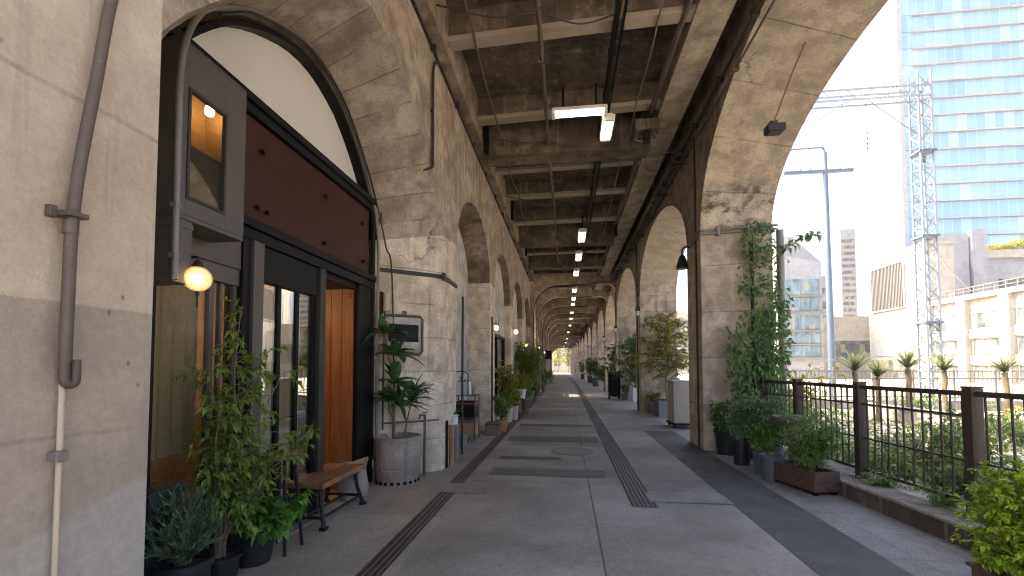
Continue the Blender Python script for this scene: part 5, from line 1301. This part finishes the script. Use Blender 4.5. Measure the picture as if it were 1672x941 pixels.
while x<13:
    for y in (Y0,Y1):
        f.tube([(x,y,za if s>0 else zb),(x+.42,y,zb if s>0 else za)],.016,5,caps=False)
    f.tube([(x,Y0,za),(x,Y1,za)],.014,5,caps=False); x+=.42; s=-s
f.tube([(9.0,18,11.0),(13.1,18,12.9)],.02,5); f.tube([(9.3,18,10.9),(10.6,18,11.7)],.022,5); f.tube([(13.1,18,10.4),(11.6,18,11.7)],.02,5); f.build('truss_arm',M['maststeel'],t)
f=MB(); f.tube([(11.4,18,11.7),(11.42,18,9.9)],.012,5); 
for z in (9.9,10.1,10.3,10.5): f.lathe([(.01,0),(.05,.03),(.01,.06)],(11.42,18,z),8)
f.build('insulator',M['dark'],t)
# blue pole
t=thing('utility_pole','slim blue-grey utility pole with two crossarms behind the garden','pole',(13.2,24,0))
f=MB(); f.tube([(13.25,24,-.14),(13.22,24,6),(13.2,24,12.6)],[.17,.14,.10],14); f.build('shaft',M['bluesteel'],t,smooth=True)
f=MB(); f.box(11.2,14.5,23.92,24.08,11.55,11.70); f.tube(spline([(11.4,24,12.85),(12.9,24,12.88),(13.15,24,12.8),(13.2,24,12.5)],5),.045,8); f.tube([(11.5,24,10.0),(13.1,24,11.2)],.015,5); f.build('crossarm',M['bluesteel'],t)
f=MB()
for x in (11.6,12.0,12.5,13.9,14.3): f.lathe([(.02,0),(.05,.05),(.02,.1),(.05,.15),(.01,.22)],(x,24,11.70),8)
f.build('insulator',M['greypipe'],t)
# wires
def wire(label,p,q,sag,r=.012):
    t=thing('overhead_wire',label,'wire',p); f=MB(); P=[]
    for i in range(15):
        u=i/14; v=Vector(p).lerp(Vector(q),u); v.z-=sag*4*u*(1-u); P.append(v)
    f.tube(P,r,5); f.build('strand',M['greypipe'],t)
wire('long sagging wire from the blue pole towards the tower wall',(12.0,24,11.9),(38,60,17.5),1.5)
wire('wire running from the lattice mast arm down behind the arch',(9.2,18,11.2),(4.5,30,6.5),.6)
wire('thin wire from the lattice mast to the white building roof',(13.3,18,6.5),(45,52,10.2),1.6,.018)
wire('lower thin wire from the blue pole to the white building',(13.2,24,6.0),(45,66,9.0),1.8,.02)
# ---- white building, long facade parallel to the viaduct
t=thing('white_building','long low white building with deep set windows and piers across the tracks','building',(45,56,0))
f=MB(); f.box(45.25,60,40,61.5,-.14,9.2); f.build('wall',M['whitebld'],t)
f=MB(); f.box(44.7,60.2,39.8,61.6,9.202,9.75); f.build('cornice',M['whitebld'],t)
f=MB(); f.box(44.9,45.2,40,61.4,10.55,10.62); f.box(44.9,45.2,40,61.4,10.15,10.2)
y=40.2
while y<61.4: f.box(44.95,45.05,y,y+.08,9.752,10.55); y+=1.2
f.build('roof_rail',M['greypipe'],t)
for y in (41,46,51,56,61):
    f=MB(); f.box(44.6,45.248,y-.55,y+.55,-.14,9.2); f.build('pier',M['whitebld'],t)
for y in (43.5,48.5,53.5,58.5):
    for q0,q1 in ((4.85,5.9),(1.9,2.9)): f=MB(); f.box(44.95,45.249,y-1.9,y+1.9,q0,q1); f.build('balcony_band',M['whitebld'],t)
    for z0,z1 in ((6.0,7.6),(3.0,4.7),(.3,1.75)):
        f=MB(); f.box(45.22,45.262,y-1.8,y+1.8,z0,z1); f.box(45.12,45.249,y-1.9,y+1.9,z1+.002,z1+.15); f.box(45.18,45.2195,y-.06,y+.06,z0,z1); f.box(45.18,45.2195,y-1.85,y-1.75,z0,z1); f.box(45.18,45.2195,y+1.75,y+1.85,z0,z1); wn=f.build('window',M['whitebld'],t)
        f=MB(); f.box(45.19,45.2185,y-1.74,y-.065,z0,z1-.03); f.box(45.19,45.2185,y+.065,y+1.74,z0,z1-.03); f.build('pane',M['winglass'],wn)
f=MB(); P=[(47,40,9.76),(47,50.5,9.76),(58,50.5,9.76),(58,40,9.76)]
f.face([(46,51,9.76),(46,38,9.76),(46.1,38,14.2)]); f.face([(58,51,9.76),(58,38,9.76),(58,38,14.2)][::-1]); f.face([(46,51,9.76),(46.1,38,14.2),(58,38,14.2),(58,51,9.76)]); f.face([(46,38,9.76),(58,38,9.76),(58,38,14.2),(46.1,38,14.2)]); f.build('pitched_roof',M['whitebld'],t)
# block with louvres
t=thing('louvre_block','tall plain white block with a big louvred opening next to the long white building','building',(45,66,0))
f=MB(); f.box(45.2,48.6,61.6,72.2,-.14,17.2); f.build('wall',M['whitebld'],t)
f=MB(); f.box(45.1,48.7,61.5,72.3,17.202,17.6); f.build('parapet',M['whitebld'],t)
f=MB(); f.box(45.0,45.199,65.0,71.2,9.6,9.8); f.box(45.0,45.199,65.0,71.2,15.9,16.1); f.box(45.0,45.199,64.8,64.999,9.6,16.1); f.box(45.0,45.199,71.201,71.4,9.6,16.1); lf=f.build('louvre_frame',M['whitebld'],t)
f=MB(); y=65.05
while y<71.1: f.box(45.05,45.18,y,y+.10,9.81,15.89); y+=.28
z=10.2
while z<15.9: f.box(45.15,45.17,65.0,71.2,z,z+.04); z+=.35
f.box(45.185,45.199,65,71.2,9.8,15.9); f.build('louvre',M['louvre'],lf)
f=MB(); f.box(45.08,45.199,62.4,71.5,3.2,5.4); f.build('ribbed_panel',M['greybld'],t)
f=MB(); f.box(45.15,45.199,63,71,.2,2.6); f.build('shopfront_glass',M['winglass'],t)
# terrace block and its roof garden
t=thing('terrace_block','stepped pale concrete block with a planted roof terrace below the tower','building',(66,78,0))
f=MB(); f.box(54,84,76,86,-.14,18.4); f.box(56.2,61.5,75.3,75.99,9,22.3); f.box(61.8,63.8,75.0,75.98,9,22.8); f.box(52.5,58.0,72.3,75.2,9,19.6); f.build('wall',M['greybld'],t)
f=MB(); f.box(63.9,84.2,75.6,76.3,18.4,19.6); f.build('parapet',M['whitebld'],t)
f=MB(); f.box(66,84,75.95,75.999,12.8,15.2); f.build('window_band',M['winglass'],t)
b=MB()
for _ in range(3200):
    x=rv(65.5,84); p=Vector((x,76.6+rv(-.7,.7),19.5+rv(0,.8)+.9*abs(math.sin(x*.7))*random.random()*2*min(1,(x-64)/8))); l=rv(.25,.55); b.leaf(p,rdir(-.2,1),rdir(),l,l*.5)
o=b.build('roof_hedge',M['autumn']); tag(o,'yellow-green hedge growing along the roof terrace below the glass tower','hedge')
# tower
t=thing('glass_tower','tall blue glass office tower with white ledges and a pale stone side wall','tower',(75,100,0))
f=MB(); f.box(62.8,63.6,89.9,102,-.14,92); f.box(63.601,110,91,101.8,-.14,92); f.build('side_wall',M['panelwall'],t)
def curtain():
    k=NT('blue_curtain_wall'); p=k.pos(); q=k.sep(p); fx=k.math('FLOOR',k.math('DIVIDE',q[0],1.55)); fz=k.math('FLOOR',k.math('DIVIDE',q[2],3.28)); wv=k.white(k.comb(fx,fz)); wv2=k.white(k.comb(k.math('FLOOR',k.math('DIVIDE',q[0],4.65)),fz,2.0))
    c=k.mix(k.math('ADD',k.math('MULTIPLY',wv,.5),k.math('MULTIPLY',wv2,.5)),(.15,.29,.40),(.26,.41,.51))
    c=k.mix(k.math('MULTIPLY',k.math('GREATER_THAN',wv,.88),.3),c,(.42,.52,.57))
    fr=k.math('FRACT',k.math('DIVIDE',q[0],1.55)); l=k.math('LESS_THAN',fr,.05); c=k.mix(k.math('MULTIPLY',l,.5),c,(.5,.58,.62))
    return k.end(k.principled(c,.08,.0,spec=.9))
M['curtain']=curtain()
z=0; i=0
while z<90:
    f=MB(); f.box(63.61,110,90.4,90.99,z+.02,z+3.22); f.build('glazing_band',M['curtain'],t)
    f=MB(); f.box(65.6,110,90.0,90.39,z+2.98,z+3.20); f.build('ledge',M['panelwall'],t); z+=3.28; i+=1
# cone topped building
t=thing('peaked_building','grey building with a truncated peaked roof and five glazed floors','building',(34.4,70,0))
f=MB(); f.box(31.3,37.6,70,78,-.14,15.2)
base=[(31.3,70),(37.6,70),(37.6,78),(31.3,78)]
pk=[(31.3,70,15.2),(37.6,70,15.2),(37.6,78,15.2),(31.3,78,15.2)]; sh_=[(31.3,70,18.6),(37.6,70,17.2),(37.6,78,17.2),(31.3,78,18.6)]; tp=[(32.6,72.2,21.8),(34.6,72.2,21.8),(34.6,75,21.8),(32.6,75,21.8)]
for A,B in ((pk,sh_),):
    for i in range(4): f.face([A[i],A[(i+1)%4],B[(i+1)%4],B[i]])
f.build('wall',M['greybld'],t)
f=MB()
for i in range(4): f.face([sh_[i],sh_[(i+1)%4],tp[(i+1)%4],tp[i]])
f.face(tp); f.build('roof',M['darkroof'],t)
for z0,z1 in ((12.4,14.7),(10.0,11.9),(7.2,9.3),(5.2,6.8),(3.2,4.8)):
    f=MB(); f.box(31.7,37.2,69.9,69.999,z0,z1); wn=f.build('window_band',M['blueglass'],t)
    f=MB()
    for x in (31.7,33.1,34.5,35.9,37.1): f.box(x,x+.1,69.84,69.899,z0,z1)
    f.box(31.4,37.5,69.7,69.998,z0-.35,z0-.15); f.build('mullion',M['greypipe'],wn)
t=thing('scaffold_stair','rusty red outside stair frame on the corner of the peaked building','stair',(31,69,0))
f=MB()
for x in (30.3,31.1): f.box(x-.05,x+.05,69.2,69.3,-.14,17.5)
z=1
while z<17: f.box(30.3,31.1,69.2,69.28,z,z+.08); f.tube([(30.3,69.25,z),(31.1,69.25,z+2)],.04,5); z+=2
f.build('frame',M['bambooM'],t)
# mid buildings
def slab(label,x0,x1,y0,y1,h,mt,rows,cat='building'):
    t=thing('office_block',label,cat,((x0+x1)/2,y0,0)); f=MB(); f.box(x0,x1,y0,y1,-.14,h); f.build('wall',M[mt],t)
    for i in range(rows):
        z=h*(.25+.7*i/rows); f=MB(); f.box(x0+(x1-x0)*.08,x1-(x1-x0)*.08,y0-.06,y0-.002,z,z+h*.7/rows*.5); f.build('window_band',M['winglass'],t)
slab('slim grey office tower far beyond the blue pole',74.8,78.6,130,133,39.5,'greybld',16)
slab('low pale block with a roof box between peaked building and louvred block',40.8,47.5,75,86,9.6,'whitebld',1)
slab('grey stepped block behind the low pale block',42.5,48.5,88,98,18.6,'greybld',5)
slab('small grey roof block beside the blue pole',41.0,44.0,86.5,87.9,20.5,'greybld',4)
slab('pale distant block behind the peaked building at the left',22,34,120,130,16,'whitebld',4)
# trees far down and outside the right arches
def big_tree(label,x,y,h,mat,n,sp_=1.6,L=.3,name='tree'):
    tree(name,label,x,y,h,None,mat,n,L,.5,sp_,'tree',.12,22,-.14,.25)
for lb,x,y,h,mt in (('bright tree standing behind the arcade between second and third right piers',7.0,22.5,4.2,'autumn'),('green tree outside the third right arch',6.6,31,5.2,'shrub'),('green tree outside the fourth right arch',7.0,40,5.5,'shrub'),('yellowish tree outside the far right arches',7.0,52,6,'autumn'),('green tree well along the outside of the right arcade',6.0,66,6,'shrub')): big_tree(lb,x,y,h,mt,1300)
for i,(x,y,h,mt,lb) in enumerate(((-5.5,116,9,'shrub','green tree beyond the end of the walkway at the left'),(-2.4,119,10,'autumn','yellow-green tree beyond the end of the walkway in the middle'),(.5,124,9,'shrub','tall tree beyond the end of the walkway at the right'),(-8,128,11,'autumn','farther tree beyond the end of the walkway at the left'))): big_tree(lb,x,y,h,mt,1300,2.2,.45)
t=thing('end_building','pale house wall closing the view beyond the end of the walkway','building',(-2,140,0))
f=MB(); f.box(-16,12,140,150,-.14,9); f.build('wall',M['whitebld'],t)
for x in (-12,-8,-4,0,4): f=MB(); f.box(x,x+2,139.9,139.998,2,4); f.build('window',M['winglass'],t)

# ------------------------------------------------------------------ more of the everyday things along the left arcade
leafy('potted_shrub','bright leafy plant in a clay pot at the pier just past the rack',-1.62,10.9,.15,.30,M['bambooM'],.95,.24,M['shrub'],500,.085,.45,trunk=2)
leafy('potted_shrub','orange-yellow flowering plant in a tall pale pot between the A-board and the table',-1.60,13.45,.14,.42,M['beigepipe'],1.25,.28,M['autumn'],600,.085,.5,trunk=2)
leafy('potted_shrub','fresh green plant in a slate pot between the low table and the bamboo',-1.55,16.6,.18,.38,M['slatepot'],1.3,.32,M['yellowbamboo'],700,.11,.4,trunk=2)
leafy('potted_shrub','small round plant in a grey pot just beyond the tall bamboo',-1.40,19.9,.16,.30,M['greypot'],.8,.22,M['shrub'],400,.09,.45,trunk=2)
t=thing('wooden_stool','small square brown stool standing beside the amber lamp pier on the left','stool',(-1.6,17.5,0))
f=MB(); f.box(-1.80,-1.42,17.3,17.68,.44,.48); f.build('seat',M['oldwood'],t,bevel=.006)
for x in (-1.79,-1.48):
    for y in (17.31,17.62): f=MB(); f.box(x,x+.045,y,y+.045,0,.439); f.build('leg',M['oldwood'],t)
crate('wooden_crate','brown wooden crate on the floor beside the bright leafy clay pot','crate',-1.90,-1.58,10.25,10.6,.0,.30,M['oldwood'],M['darkwood'])
for y,lb in ((11.25,'small glowing amber lamp on the pier between rack and second shopfront'),(19.9,'small glowing amber lamp on the pier beyond the tall bamboo')):
    t=thing('wall_lamp',lb,'lamp',(-1.9,y,2.7)); f=MB(); f.lathe([(.01,-.07),(.045,-.05),(.06,0),(.045,.05),(.01,.07)],(-1.80,y,2.62),14); f.build('globe',M['lamp'],t,smooth=True); f=MB(); f.tube([(-1.93,y,2.74),(-1.80,y,2.74),(-1.80,y,2.69)],.011,8); f.build('bracket',M['iron'],t)
# ------------------------------------------------------------------ air
hz=bpy.data.materials.new('pale_haze'); hz.use_nodes=True; ht=hz.node_tree; ht.nodes.clear()
hv=ht.nodes.new('ShaderNodeVolumePrincipled'); hv.inputs['Color'].default_value=(.9,.93,.97,1); hv.inputs['Density'].default_value=.0005; hv.inputs['Anisotropy'].default_value=.3
ho=ht.nodes.new('ShaderNodeOutputMaterial'); ht.links.new(hv.outputs[0],ho.inputs['Volume'])
b=MB(); b.box(-152,302,-62,302,-1.14,95); o=b.build('haze',hz); o['kind']='stuff'; o['label']='thin pale haze that fades the far buildings'
